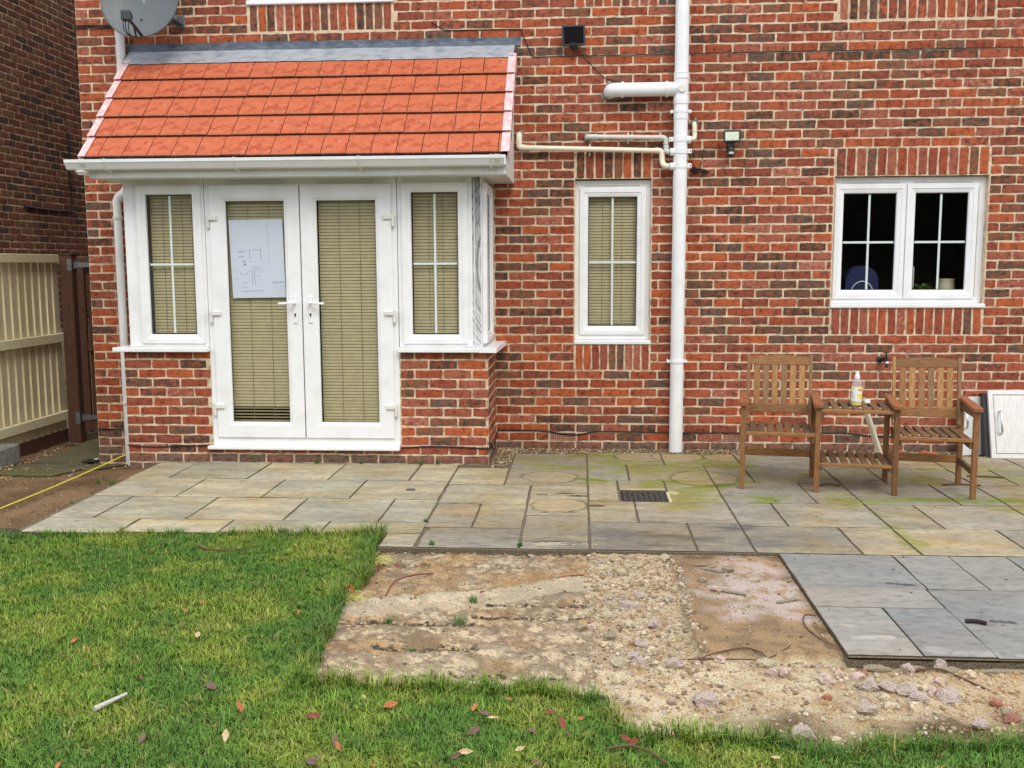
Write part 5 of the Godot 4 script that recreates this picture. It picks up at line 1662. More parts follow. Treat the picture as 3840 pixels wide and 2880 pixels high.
const CHUNKS := [[5.299, 4.324, 0.04, 0], [5.306, 4.451, 0.026, 1], [5.266, 4.508, 0.025, 0], [5.292, 4.592, 0.033, 0], [5.349, 4.614, 0.03, 0], [5.414, 4.641, 0.04, 0], [5.433, 4.695, 0.029, 0], [5.548, 4.676, 0.04, 0], [5.554, 4.557, 0.025, 0], [5.477, 4.427, 0.026, 0], [5.617, 4.391, 0.029, 0], [4.947, 4.507, 0.025, 0], [4.992, 4.504, 0.025, 0], [5.137, 4.523, 0.022, 0], [5.142, 4.568, 0.022, 0], [5.104, 4.691, 0.02, 1], [5.225, 4.79, 0.036, 0], [5.318, 4.684, 0.02, 2], [5.309, 4.756, 0.021, 2], [5.401, 4.777, 0.023, 2], [4.941, 5.064, 0.039, 0], [5.045, 4.893, 0.011, 2], [5.045, 5.073, 0.019, 2], [5.548, 4.959, 0.029, 0], [5.505, 4.636, 0.022, 0], [5.705, 4.469, 0.02, 2], [5.701, 4.721, 0.024, 1], [5.688, 4.885, 0.03, 1], [5.197, 4.499, 0.02, 0], [5.131, 4.406, 0.017, 3], [5.696, 4.819, 0.025, 3], [5.287, 5.068, 0.014, 2], [4.522, 4.035, 0.033, 0], [4.454, 4.221, 0.027, 0], [4.411, 4.339, 0.027, 0], [4.443, 4.403, 0.028, 0], [4.354, 4.445, 0.036, 2], [4.567, 4.439, 0.029, 0], [4.652, 4.766, 0.04, 0], [4.606, 4.893, 0.013, 2], [4.404, 4.975, 0.011, 2], [4.501, 4.4, 0.015, 2], [4.355, 4.266, 0.022, 2], [4.326, 4.147, 0.028, 3], [4.246, 4.09, 0.023, 0], [4.208, 4.087, 0.025, 3], [4.507, 4.506, 0.02, 2], [4.414, 3.269, 0.027, 2], [4.483, 3.615, 0.026, 0], [4.422, 3.745, 0.031, 0], [4.615, 3.685, 0.026, 0], [4.495, 4.273, 0.021, 2], [4.756, 4.385, 0.02, 0], [4.952, 3.274, 0.03, 3], [4.807, 3.442, 0.019, 3], [4.727, 3.658, 0.022, 3], [4.854, 3.568, 0.022, 0], [4.32, 3.189, 0.03, 2], [4.648, 3.044, 0.031, 2], [4.415, 4.015, 0.022, 2], [4.323, 3.913, 0.026, 2], [4.296, 4.238, 0.018, 2], [4.337, 4.603, 0.023, 2], [4.941, 4.41, 0.035, 2]]
const LEAVES := [[2.605, 4.371, 0.021, 1], [2.472, 3.977, 0.015, 0], [2.434, 4.084, 0.014, 0], [2.117, 4.456, 0.016, 0], [2.328, 4.689, 0.012, 0], [2.948, 4.073, 0.013, 0], [2.849, 4.864, 0.029, 3], [3.012, 5.021, 0.02, 0], [3.285, 5.078, 0.022, 2], [2.771, 5.265, 0.02, 3], [3.04, 5.239, 0.021, 1], [2.59, 5.46, 0.014, 0], [3.37, 5.372, 0.02, 3], [2.554, 4.798, 0.01, 2], [3.532, 4.979, 0.025, 0], [3.288, 5.077, 0.022, 2], [3.83, 4.978, 0.016, 0], [3.872, 5.02, 0.02, 3], [3.902, 5.053, 0.016, 1], [3.946, 4.901, 0.01, 0], [4.093, 5.001, 0.016, 2], [4.139, 5.08, 0.022, 2], [4.2, 5.035, 0.011, 0], [4.042, 5.14, 0.015, 3], [3.844, 5.152, 0.022, 3], [3.405, 5.242, 0.02, 3], [3.425, 5.284, 0.015, 0], [3.369, 5.39, 0.018, 3], [3.838, 5.292, 0.018, 1], [3.808, 5.322, 0.015, 3], [4.007, 5.263, 0.014, 1], [4.063, 5.349, 0.018, 3], [3.561, 5.396, 0.01, 0], [3.428, 4.915, 0.009, 1], [4.345, 5.17, 0.017, 2], [4.369, 5.198, 0.017, 2], [4.807, 5.27, 0.012, 1], [4.161, 5.151, 0.01, 3], [3.153, 3.32, 0.02, 2], [3.106, 3.753, 0.031, 0], [3.246, 3.265, 0.015, 2], [3.731, 3.669, 0.017, 2], [3.095, 3.036, 0.016, 0]]

# ---------- ground ----------
const CAM := Vector3(4.19368665, 1.48083571, 8.24503859)
const CAM_ROT := Vector3(-0.120135644, 0.0693398455, -0.00407640296)

func seen_at(p: Vector3, margin := 1.06) -> bool:
	var q := (p - CAM) * Basis.from_euler(CAM_ROT)
	if q.z > -0.3: return false
	return absf(q.x / -q.z) < 0.5179 * margin and absf(q.y / -q.z) < 0.3884 * margin

func lerp_list(l: Array, x: float) -> float:
	if x <= l[0][0]: return l[0][1]
	for i in l.size() - 1:
		if x <= l[i + 1][0]:
			return lerpf(l[i][1], l[i + 1][1], (x - l[i][0]) / (l[i + 1][0] - l[i][0]))
	return l[l.size() - 1][1]

const LAWN_TOP := [[0.0, 3.0], [0.85, 2.87], [1.83, 2.77], [2.68, 2.71], [3.07, 2.69]]
const LAWN_RIGHT := [[2.69, 3.05], [3.0, 3.06], [3.39, 3.13], [3.96, 3.11], [4.46, 3.15], [4.8, 3.2]]
const LAWN_LOW := [[3.15, 4.76], [3.67, 4.75], [4.2, 4.79], [4.27, 4.84], [4.32, 4.97], [4.36, 5.1], [4.6, 5.11], [4.85, 5.1], [4.93, 5.17], [5.05, 5.16], [5.12, 5.12], [5.25, 5.09], [5.43, 5.11], [5.64, 5.07], [7.0, 5.05]]
var edge_noise: FastNoiseLite
func on_lawn(x: float, z: float) -> float:
	# metres inside the lawn's edge, negative outside
	var e := edge_noise.get_noise_2d(x * 10.0, z * 10.0) * 0.03
	var d := -1.0
	if x < 3.3:
		d = minf(z - lerp_list(LAWN_TOP, x), lerp_list(LAWN_RIGHT, z) - x)
	d = maxf(d, z - lerp_list(LAWN_LOW, x) if x > 3.1 else (z - 4.76 if z > 4.76 else -1.0))
	return d + e

func slab(parent: Node3D, x0: float, x1: float, z0: float, z1: float, tint: Color, y := PATIO, called := "paving_slab", thick := 0.03) -> MeshInstance3D:
	var g := 0.0068 if z0 < 2.98 else 0.0035
	var m := MB.new()
	m.has_uv2 = true
	m.has_col = true
	m.col = tint
	var a := Vector2(x0 + g, z0 + g)
	var b := Vector2(x1 - g, z1 - g)
	var out: Array[Vector2] = []
	for i in 6: out.append(Vector2(lerpf(a.x, b.x, i / 6.0), a.y))
	for i in 5: out.append(Vector2(b.x, lerpf(a.y, b.y, i / 5.0)))
	for i in 6: out.append(Vector2(lerpf(b.x, a.x, i / 6.0), b.y))
	for i in 5: out.append(Vector2(a.x, lerpf(b.y, a.y, i / 5.0)))
	var h := y + rf(-0.0012, 0.0012)
	var sx := rf(-0.003, 0.003)
	var sz := rf(-0.003, 0.003)
	var mid := (a + b) * 0.5
	var top: Array[Vector3] = []
	var low: Array[Vector3] = []
	for p in out:
		var j := p + Vector2(rf(-0.0025, 0.0025), rf(-0.0025, 0.0025))
		var inn := j + (mid - j).normalized() * 0.004
		top.append(V(inn.x, h + (inn.x - mid.x) * sx + (inn.y - mid.y) * sz, inn.y))
		low.append(V(j.x, h - 0.0025, j.y))
	# soil packed against the sides
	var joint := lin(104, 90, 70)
	var uv := func(p: Vector3) -> Vector2: return Vector2((p.x - PX0) / 7.6, (p.z - PZ0) / 4.6)
	var c := V(mid.x, h + rf(-0.001, 0.001), mid.y)
	for i in top.size():
		var k := (i + 1) % top.size()
		m.sm(c, top[i], top[k], Vector3.UP, Vector3.UP, Vector3.UP, uv.call(c), uv.call(top[i]), uv.call(top[k]))
		var o := V(top[i].x - c.x, 0.3, top[i].z - c.z)
		m.quad_uv(top[i], top[k], low[k], low[i], o + V(0, 0.5, 0), uv.call(top[i]), uv.call(top[k]), uv.call(low[k]), uv.call(low[i]))
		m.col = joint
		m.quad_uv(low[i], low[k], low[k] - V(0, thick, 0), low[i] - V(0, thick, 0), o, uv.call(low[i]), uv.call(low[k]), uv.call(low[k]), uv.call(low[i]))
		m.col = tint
	return put(called, m, M.patio, parent)

func sheet(x0: float, x1: float, z0: float, z1: float, y: float) -> MB:
	var m := MB.new()
	m.quad(V(x0, y, z0), V(x1, y, z0), V(x1, y, z1), V(x0, y, z1), Vector3.UP)
	return m

# height field; f(x, z) gives [y, Color] or null outside
func field(x0: float, x1: float, z0: float, z1: float, step: float, f: Callable) -> MB:
	var m := MB.new()
	m.has_col = true
	var nx := int((x1 - x0) / step) + 1
	var nz := int((z1 - z0) / step) + 1
	var pts: Array = []
	var cols: Array = []
	var ok: Array = []
	for j in nz:
		for i in nx:
			var x := x0 + i * step
			var z := z0 + j * step
			var r = f.call(x, z)
			ok.append(r != null)
			pts.append(V(x, r[0] if r != null else 0.0, z))
			cols.append(r[1] if r != null else Color.BLACK)
	var nor: Array = []
	for j in nz:
		for i in nx:
			var l: Vector3 = pts[j * nx + maxi(i - 1, 0)]
			var r: Vector3 = pts[j * nx + mini(i + 1, nx - 1)]
			var u: Vector3 = pts[maxi(j - 1, 0) * nx + i]
			var d: Vector3 = pts[mini(j + 1, nz - 1) * nx + i]
			nor.append((d - u).cross(r - l).normalized())
	for j in nz - 1:
		for i in nx - 1:
			var q := [j * nx + i, j * nx + i + 1, (j + 1) * nx + i + 1, (j + 1) * nx + i]
			if not (ok[q[0]] and ok[q[1]] and ok[q[2]] and ok[q[3]]): continue
			for t in [[0, 1, 2], [0, 2, 3]]:
				# clockwise from above
				for k in t:
					m.v.append(pts[q[k]]); m.n.append(nor[q[k]]); m.c.append(cols[q[k]]); m.u.append(Vector2.ZERO)
	return m

func rock(sd: int, rough := 0.28, sub := 1) -> MB:
	var keep := rng.state
	rng.seed = sd
	var t := (1.0 + sqrt(5.0)) / 2.0
	var vs: Array = [V(-1, t, 0), V(1, t, 0), V(-1, -t, 0), V(1, -t, 0), V(0, -1, t), V(0, 1, t), V(0, -1, -t), V(0, 1, -t), V(t, 0, -1), V(t, 0, 1), V(-t, 0, -1), V(-t, 0, 1)]
	var fs: Array = [[0, 11, 5], [0, 5, 1], [0, 1, 7], [0, 7, 10], [0, 10, 11], [1, 5, 9], [5, 11, 4], [11, 10, 2], [10, 7, 6], [7, 1, 8], [3, 9, 4], [3, 4, 2], [3, 2, 6], [3, 6, 8], [3, 8, 9], [4, 9, 5], [2, 4, 11], [6, 2, 10], [8, 6, 7], [9, 8, 1]]
	for i in vs.size(): vs[i] = vs[i].normalized()
	for s in sub:
		var nf: Array = []
		var mid := {}
		for f in fs:
			var q: Array = []
			for e in [[f[0], f[1]], [f[1], f[2]], [f[2], f[0]]]:
				var key := Vector2i(mini(e[0], e[1]), maxi(e[0], e[1]))
				if not mid.has(key):
					mid[key] = vs.size()
					vs.append(((vs[e[0]] + vs[e[1]]) * 0.5).normalized())
				q.append(mid[key])
			nf.append([f[0], q[0], q[2]]); nf.append([f[1], q[1], q[0]]); nf.append([f[2], q[2], q[1]]); nf.append([q[0], q[1], q[2]])
		fs = nf
	# a few flat broken faces, then small jitter
	var cuts: Array = []
	for i in 5: cuts.append([V(rf(-1, 1), rf(-1, 1), rf(-1, 1)).normalized(), rf(0.55, 0.85)])
	for i in vs.size():
		var p: Vector3 = vs[i]
		for c in cuts:
			var d: float = p.dot(c[0])
			if d > c[1]: p -= c[0] * (d - c[1])
		vs[i] = p * (1.0 + rf(-rough, rough) * 0.5)
	var m := MB.new()
	for f in fs:
		m.quad(vs[f[0]], vs[f[1]], vs[f[2]], vs[f[2]], vs[f[0]] + vs[f[1]] + vs[f[2]])
	# drop the empty second triangles
	var k := MB.new()
	for i in range(0, m.v.size(), 6):
		for j in 3:
			k.v.append(m.v[i + j]); k.n.append(m.n[i + j]); k.u.append(Vector2.ZERO); k.c.append(Color.WHITE)
	rng.state = keep
	return k

func scatter(called: String, m: MB, material: Material, where: Array, colors: Array, parent: Node3D = self) -> MultiMeshInstance3D:
	var mm := MultiMesh.new()
	mm.transform_format = MultiMesh.TRANSFORM_3D
	mm.use_colors = true
	mm.mesh = m.mesh()
	mm.instance_count = where.size()
	for i in where.size():
		mm.set_instance_transform(i, where[i])
		mm.set_instance_color(i, colors[i])
	var o := MultiMeshInstance3D.new()
	o.name = numbered(called) if parent == self else called
	o.multimesh = mm
	o.material_override = material
	o.set_meta("kind", "stuff")
	parent.add_child(o, true)
	return o

func turn(rnd_tilt := 3.0) -> Basis:
	return Basis(Vector3(0, 1, 0), rf(0, TAU)) * Basis(Vector3(1, 0, 0), rf(-rnd_tilt, rnd_tilt)) * Basis(Vector3(0, 0, 1), rf(-rnd_tilt, rnd_tilt))

func passage_y(x: float, z: float) -> float:
	var a := lerp_list([[-3.0, -0.225], [0.05, -0.222], [0.4, -0.185], [0.8, -0.13], [1.2, -0.1], [1.7, -0.085], [3.2, -0.085]], z)
	var k := clampf((x - 0.45) / 0.4, 0.0, 1.0)
	return lerpf(a, maxf(a, -0.088), k)

var dn: FastNoiseLite
var dn2: FastNoiseLite
var crust: FastNoiseLite
func dig_at(x: float, z: float) -> Array:
	var n1 := dn.get_noise_2d(x * 100.0, z * 100.0)
	var n2 := dn2.get_noise_2d(x * 100.0, z * 100.0)
	var n3 := dn2.get_noise_2d(x * 330.0, z * 330.0 + 70.0)
	var wob := n1 * 0.03
	var rubble := lin(196, 176, 142).lerp(lin(222, 202, 166), clampf(0.5 + n1 * 1.2, 0, 1)).lerp(lin(176, 140, 96), clampf(n2 * 1.6, 0, 0.8))
	var y := -0.112 + n1 * 0.014 + n2 * 0.009 + n3 * 0.006 + 0.03 * exp(-(z - 2.985) * 11.0)
	var col := rubble
	if x < 4.255 + wob * 0.6 and z < 5.2:
		# mortar bed of the lifted slabs: ridges of spread mortar, sandy hollows, crumbs packed in grooves
		var wx := x * 100.0 + n1 * 14.0
		var wz := z * 100.0 + n2 * 10.0
		var st := dn2.get_noise_2d(wx * 0.5, wz * 0.95 + 300.0)
		var st2 := dn.get_noise_2d(wx * 0.9 + 500.0, wz * 1.7)
		var cr := crust.get_noise_2d(wx * 0.8, wz * 1.3)
		y = -0.086 + n2 * 0.003 + n3 * 0.0026 + st * 0.009 + clampf(cr * 0.016, -0.012, 0.004)
		col = lin(210, 190, 158).lerp(lin(226, 202, 164), clampf(0.5 + n1 * 1.6, 0, 1)).lerp(lin(164, 146, 122), clampf(0.1 + n2 * 2.2, 0, 0.8)).lerp(lin(190, 152, 104), clampf(st2 * 2.4 - 0.1, 0, 0.75))
		if cr < -0.86: col = col.lerp(lin(120, 100, 78), 0.6)
		if n3 > 0.22: col = col.lerp(lin(134, 118, 96), 0.55)
		if st < -0.12: col = col.lerp(lin(150, 128, 100), clampf((-0.12 - st) * 5.0, 0, 0.6))
		if z < 4.15:
			var ridge := lerp_list([[3.1, 3.82], [3.45, 3.71], [3.65, 3.65], [3.82, 3.58], [4.03, 3.46], [4.3, 3.34]], x)
			var d := z - ridge + n2 * 0.04
			if d > 0.0: y += 0.020 * exp(-d * 9.0)
			else: y -= 0.016 * exp(d * 14.0)
			if d < 0.0 and d > -0.022 and n1 > -0.12: col = lin(112, 88, 66)
			if d < -0.03: col = col.lerp(lin(178, 140, 94), 0.5 * clampf(0.6 + n1 * 3.0, 0, 1))
			elif d < 0.2: col = col.lerp(lin(222, 206, 176), 0.5)
		for g in [[4.055, 0.026, 3.1, 3.8], [4.34, 0.02, 3.32, 3.78], [3.79, 0.018, 3.75, 4.25], [3.96, 0.02, 3.7, 4.25], [3.2, 0.02, 3.1, 3.9], [4.6, 0.016, 3.5, 4.2]]:
			var dz: float = absf(z - g[0] + n2 * 0.035 + n1 * 0.03)
			if x > g[2] and x < g[3] and dz < g[1] * 2.0:
				y -= 0.016 * (1.0 - dz / (g[1] * 2.0))
				if dz < g[1] * (0.55 + n3 * 1.6): col = col.lerp(lin(98, 86, 70), 0.8)
		# combed trowel marks
		if x > 3.85 and z > 4.1 and z < 4.65: y += 0.0016 * sin(x * 330.0)
	elif x > 4.68 + wob * 0.5 and x < 5.275 and z < 4.335 + wob * 0.4:
		y = -0.084 + n2 * 0.003 + n3 * 0.0015
		col = lin(160, 134, 100).lerp(lin(182, 150, 112), clampf(0.5 + n1 * 1.6, 0, 1)).lerp(lin(136, 116, 92), clampf(n2 * 2.5, 0, 0.6))
		if x > 5.2 or z < 3.05 or x < 4.72: col = col.lerp(lin(120, 98, 74), clampf(0.4 + n2 * 3.0, 0, 0.8))
		var pk := clampf((0.29 - Vector2((x - 5.03) * 0.9, (z - 3.58) * 0.6).length() + n1 * 0.2 + n2 * 0.08) * 7.0, 0, 1)
		col = col.lerp(lin(212, 192, 180), pk * (0.85 if n2 > -0.25 else 0.2))
		if pk > 0.4: y += 0.0016 * sin(x * 320.0 + z * 30.0)
	else:
		# darker soil towards the lawn on the right
		var so := clampf((z - 4.78 + n1 * 0.22) * 4.0, 0, 1) * clampf((x - 4.55) * 3.0, 0, 1)
		var band := clampf(1.0 - absf(x - 5.4) * 0.15, 0, 1)
		col = col.lerp(lin(98, 78, 58).lerp(lin(126, 104, 78), clampf(0.5 + n2 * 2.0, 0, 1)), so * band)
		y += so * 0.02
		if x > 5.5: col = col.lerp(lin(190, 154, 108), clampf((x - 5.5) * 1.5, 0, 0.5) * (1.0 - so))
	return [y, col]

func build_ground() -> void:
	edge_noise = noise(0.35, 2, 3)
	dn = noise(0.022, 301, 4)
	dn2 = noise(0.075, 302, 3)
	crust = noise(0.06, 303, 1, FastNoiseLite.TYPE_CELLULAR)
	crust.cellular_return_type = FastNoiseLite.RETURN_DISTANCE2_SUB
	tag(put("ground", sheet(-40, 50, -40, 50, -0.45), M.soil), "", "", "", "structure")
	# sheet below the slabs
	var pb := MB.new()
	pb.add(sheet(0.86, 3.08, -0.05, 2.74, PATIO - 0.007), Transform3D())
	pb.add(sheet(3.08, 8.9, -0.05, 2.985, PATIO - 0.007), Transform3D())
	pb.add(sheet(5.262, 8.9, 2.985, 4.392, PATIO - 0.009), Transform3D())
	# the cut edge of the bedding
	pb.quad(V(3.08, PATIO - 0.007, 2.985), V(5.262, PATIO - 0.007, 2.985), V(5.262, -0.2, 2.985), V(3.08, -0.2, 2.985), Vector3(0, 0, 1))
	pb.quad(V(5.262, PATIO - 0.018, 2.985), V(5.262, PATIO - 0.018, 4.392), V(5.262, -0.2, 4.392), V(5.262, -0.2, 2.985), Vector3(-1, 0, 0))
	pb.quad(V(5.262, PATIO - 0.018, 4.392), V(8.9, PATIO - 0.018, 4.392), V(8.9, -0.2, 4.392), V(5.262, -0.2, 4.392), Vector3(0, 0, 1))
	var patio := put("patio", pb, M.joint)
	tag(patio, "", "", "", "structure")
	rng.seed = 401
	var tan := [lin(208, 196, 164), lin(202, 192, 164), lin(212, 196, 162), lin(196, 188, 160)]
	var mid := [lin(196, 182, 150), lin(190, 177, 147), lin(200, 184, 150), lin(192, 178, 152)]
	var gry := [lin(172, 168, 158), lin(166, 164, 157), lin(176, 170, 158)]
	var S := [
		[0.87, 1.175, 0.70, 1.30, 0], [1.175, 1.765, 0.70, 1.30, 0], [1.765, 2.365, 0.70, 1.30, 0], [2.365, 2.96, 0.70, 1.30, 0], [2.96, 3.26, 0.70, 1.30, 0],
		[0.88, 1.465, 1.30, 1.87, 0], [1.465, 2.055, 1.30, 1.87, 0], [2.055, 2.655, 1.30, 1.87, 0], [2.655, 3.255, 1.30, 1.87, 0],
		[0.89, 1.18, 1.87, 2.45, 0], [1.18, 1.77, 1.87, 2.45, 0], [1.77, 2.38, 1.87, 2.45, 0], [2.38, 2.97, 1.87, 2.45, 0], [2.97, 3.265, 1.87, 2.45, 0],
		[0.90, 1.49, 2.45, 2.79, 0], [1.49, 2.08, 2.45, 2.75, 0], [2.08, 2.68, 2.45, 2.73, 0], [2.68, 3.28, 2.45, 2.70, 0], [3.075, 3.28, 2.70, 2.975, 0],
		[3.26, 3.66, 0.84, 1.41, 0], [3.66, 4.25, 0.24, 0.84, 1], [3.66, 4.25, 0.84, 1.42, 1], [3.265, 3.85, 1.42, 1.97, 0], [3.27, 3.555, 1.97, 2.56, 1], [3.555, 3.855, 1.97, 2.56, 1], [3.29, 3.86, 2.56, 2.975, 2],
		[3.855, 4.25, 1.42, 1.70, 1], [3.855, 4.25, 1.70, 2.25, 1], [3.86, 4.25, 2.25, 2.82, 1], [3.86, 4.25, 2.82, 2.975, 2],
		[4.25, 4.85, 0.17, 0.66, 1], [4.85, 5.44, 0.19, 0.66, 1], [4.25, 4.55, 0.66, 1.23, 0], [4.55, 5.145, 0.66, 1.23, 1],
		[4.25, 4.46, 1.23, 1.85, 1], [4.46, 4.79, 1.23, 1.525, 1], [4.79, 5.145, 1.23, 1.85, 1], [4.25, 4.55, 1.85, 2.385, 1], [4.55, 5.145, 1.85, 2.385, 1], [4.25, 4.835, 2.385, 2.975, 2], [4.835, 5.145, 2.385, 2.975, 2],
		[5.145, 5.44, 0.66, 1.24, 1], [5.44, 6.035, 0.19, 0.69, 2], [5.44, 6.035, 0.69, 1.24, 2], [5.145, 5.735, 1.24, 1.855, 2], [5.735, 6.03, 1.24, 1.855, 1], [5.145, 5.43, 1.855, 2.435, 2], [5.43, 6.025, 1.855, 2.435, 2], [5.145, 5.71, 2.435, 2.985, 2], [5.71, 6.02, 2.435, 2.985, 1],
		[6.035, 6.36, 0.2, 0.7, 1], [6.36, 6.96, 0.2, 0.7, 1], [6.035, 6.36, 0.7, 1.24, 2], [6.36, 6.955, 0.7, 1.24, 1], [6.03, 6.64, 1.24, 1.855, 2], [6.64, 6.94, 1.24, 1.855, 2], [6.025, 6.33, 1.855, 2.44, 1], [6.33, 6.93, 1.855, 2.44, 2], [6.02, 6.61, 2.44, 2.985, 1], [6.61, 6.92, 2.44, 2.985, 2],
		[6.96, 7.56, 0.2, 0.7, 1], [7.56, 8.16, 0.2, 0.7, 1], [6.955, 7.255, 0.7, 1.25, 1], [7.255, 7.855, 0.7, 1.25, 2], [6.94, 7.54, 1.25, 1.86, 1], [7.54, 8.14, 1.25, 1.86, 2], [6.93, 7.23, 1.86, 2.45, 2], [7.23, 7.83, 1.86, 2.45, 2], [6.92, 7.5, 2.45, 2.985, 1],
		[5.262, 5.855, 2.99, 3.55, 3], [5.855, 6.145, 2.99, 3.55, 3], [6.145, 6.445, 2.99, 3.55, 3], [6.445, 7.05, 2.99, 3.55, 3], [5.262, 5.845, 3.55, 3.82, 3], [5.262, 5.56, 3.82, 4.38, 3], [5.56, 5.845, 3.82, 4.38, 3], [5.845, 6.44, 3.55, 4.385, 3], [6.44, 7.05, 3.55, 4.385, 3]]
	for s in S:
		var pal: Array = [tan, mid, mid, gry][s[4]]
		var tint: Color = pal[rng.randi() % pal.size()] * rf(0.9, 1.04)
		if s[4] == 2: tint = tint.lerp(lin(178, 170, 152), 0.6)
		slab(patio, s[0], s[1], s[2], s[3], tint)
	# drain cover
	var t := thing("drain_cover", "small black patterned drain cover set in the patio", "drain cover", V(4.625, PATIO - 0.01, 1.688))
	put("frame", one(V(-0.158, -0.03, -0.158), V(0.158, 0.004, 0.158), 0.003), M.black, t)
	var dm := MB.new()
	for i in 8:
		for j in 4:
			var a := V(-0.135 + i * 0.036, 0.004, -0.125 + j * 0.068)
			if (i + j) % 2 == 0: dm.box(a, a + V(0.012, 0.004, 0.055))
			else: dm.box(a + V(-0.006, 0, 0.015), a + V(0.026, 0.004, 0.03))
	put("tread_pattern", dm, mat("worn cast iron", c8(92, 92, 86), 0.6, {"metal": 0.3}), t)
	put("mortar_fill", one(V(4.789 - 4.625 - 0.008, -0.02, -0.12), V(0.185, 0.009, 0.155), 0.003), mat("pale mortar", c8(196, 180, 150), 0.95), t)

	# side passage and the bare strip on the left
	rng.seed = 405
	var left := field(-0.86, 0.90, -3.0, 3.0, 0.03, func(x: float, z: float):
		var n1 := dn.get_noise_2d(x * 100.0, z * 100.0)
		var n2 := dn2.get_noise_2d(x * 100.0, z * 100.0)
		return [passage_y(x, z) - 0.012 + n1 * 0.012 + n2 * 0.006, lin(118, 94, 70).lerp(lin(150, 122, 92), clampf(0.5 + n1 * 1.4, 0, 1))])
	tag(put("bare_soil", left, M.dig), "", "", "", "structure")
	var path := Node3D.new()
	path.name = "side_path"
	add_child(path)
	tag(path, "", "", "", "structure")
	for s in [[-0.62, -0.02, -2.2, -1.3], [-0.62, -0.02, -1.3, -0.5], [-0.62, -0.02, -0.5, 0.06], [-0.55, -0.05, 0.09, 0.62], [-0.04, 0.28, 0.12, 0.66], [-0.35, 0.2, 0.67, 1.12]]:
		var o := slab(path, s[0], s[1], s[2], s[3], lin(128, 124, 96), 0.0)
		var zc: float = (s[2] + s[3]) * 0.5
		var xc: float = (s[0] + s[1]) * 0.5
		var ang := atan2(passage_y(xc, s[2]) - passage_y(xc, s[3]), s[3] - s[2])
		o.transform = Transform3D(Basis(Vector3(1, 0, 0), ang), V(0, passage_y(xc, zc) + 0.006, zc)) * Transform3D(Basis(), V(0, 0, -zc))

	# dug out strip
	var dig := field(3.0, 7.4, 2.96, 5.42, 0.0125, func(x: float, z: float):
		if x > 5.3 and z < 4.36: return null
		return dig_at(x, z))
	tag(put("dug_ground", dig, M.dig), "", "", "", "structure")
	# lawn soil
	var ls := MB.new()
	ls.add(sheet(-6, 3.10, 2.68, 9, -0.078), Transform3D())
	ls.add(sheet(-6, 14, 9, 22, -0.092), Transform3D())
	ls.add(sheet(3.10, 4.30, 4.79, 9, -0.078), Transform3D())
	ls.add(sheet(4.30, 14, 5.12, 9, -0.092), Transform3D())
	tag(put("lawn_soil", ls, mat("lawn soil", c8(74, 78, 44), 0.95, {"tex": M.soil.albedo_texture, "scale": 1.5})), "", "", "", "structure")
	build_grass()
	build_loose()

func tuft(sd: int, blades: int, spread: float, h0: float, h1: float, lean: float) -> MB:
	rng.seed = sd
	var m := MB.new()
	for i in blades:
		var an := rf(0, TAU)
		var r := spread * sqrt(rng.randf())
		var p := V(cos(an) * r, -0.004, sin(an) * r)
		var h := rf(h0, h1)
		var w := rf(0.0012, 0.0024)
		var d := V(rf(-1, 1), 0, rf(-1, 1)).normalized()
		var l := rf(0.2, 1.0) * lean * h
		var s := V(-d.z, 0, d.x).rotated(Vector3.UP, rf(-0.6, 0.6)) * w
		var q := p + V(0, h * 0.6, 0) + d * l * 0.35
		var e := p + V(0, h * (1.0 - 0.25 * l / h), 0) + d * l
		var nn := (V(0, 0.9, 0) + V(rf(-0.5, 0.5), 0.0, rf(-0.2, 0.7))).normalized()
		m.tri(p - s, p + s, q + s * 0.8, nn)
		m.tri(p - s, q + s * 0.8, q - s * 0.8, nn)
		m.tri(q - s * 0.8, q + s * 0.8, e, nn)
	return m

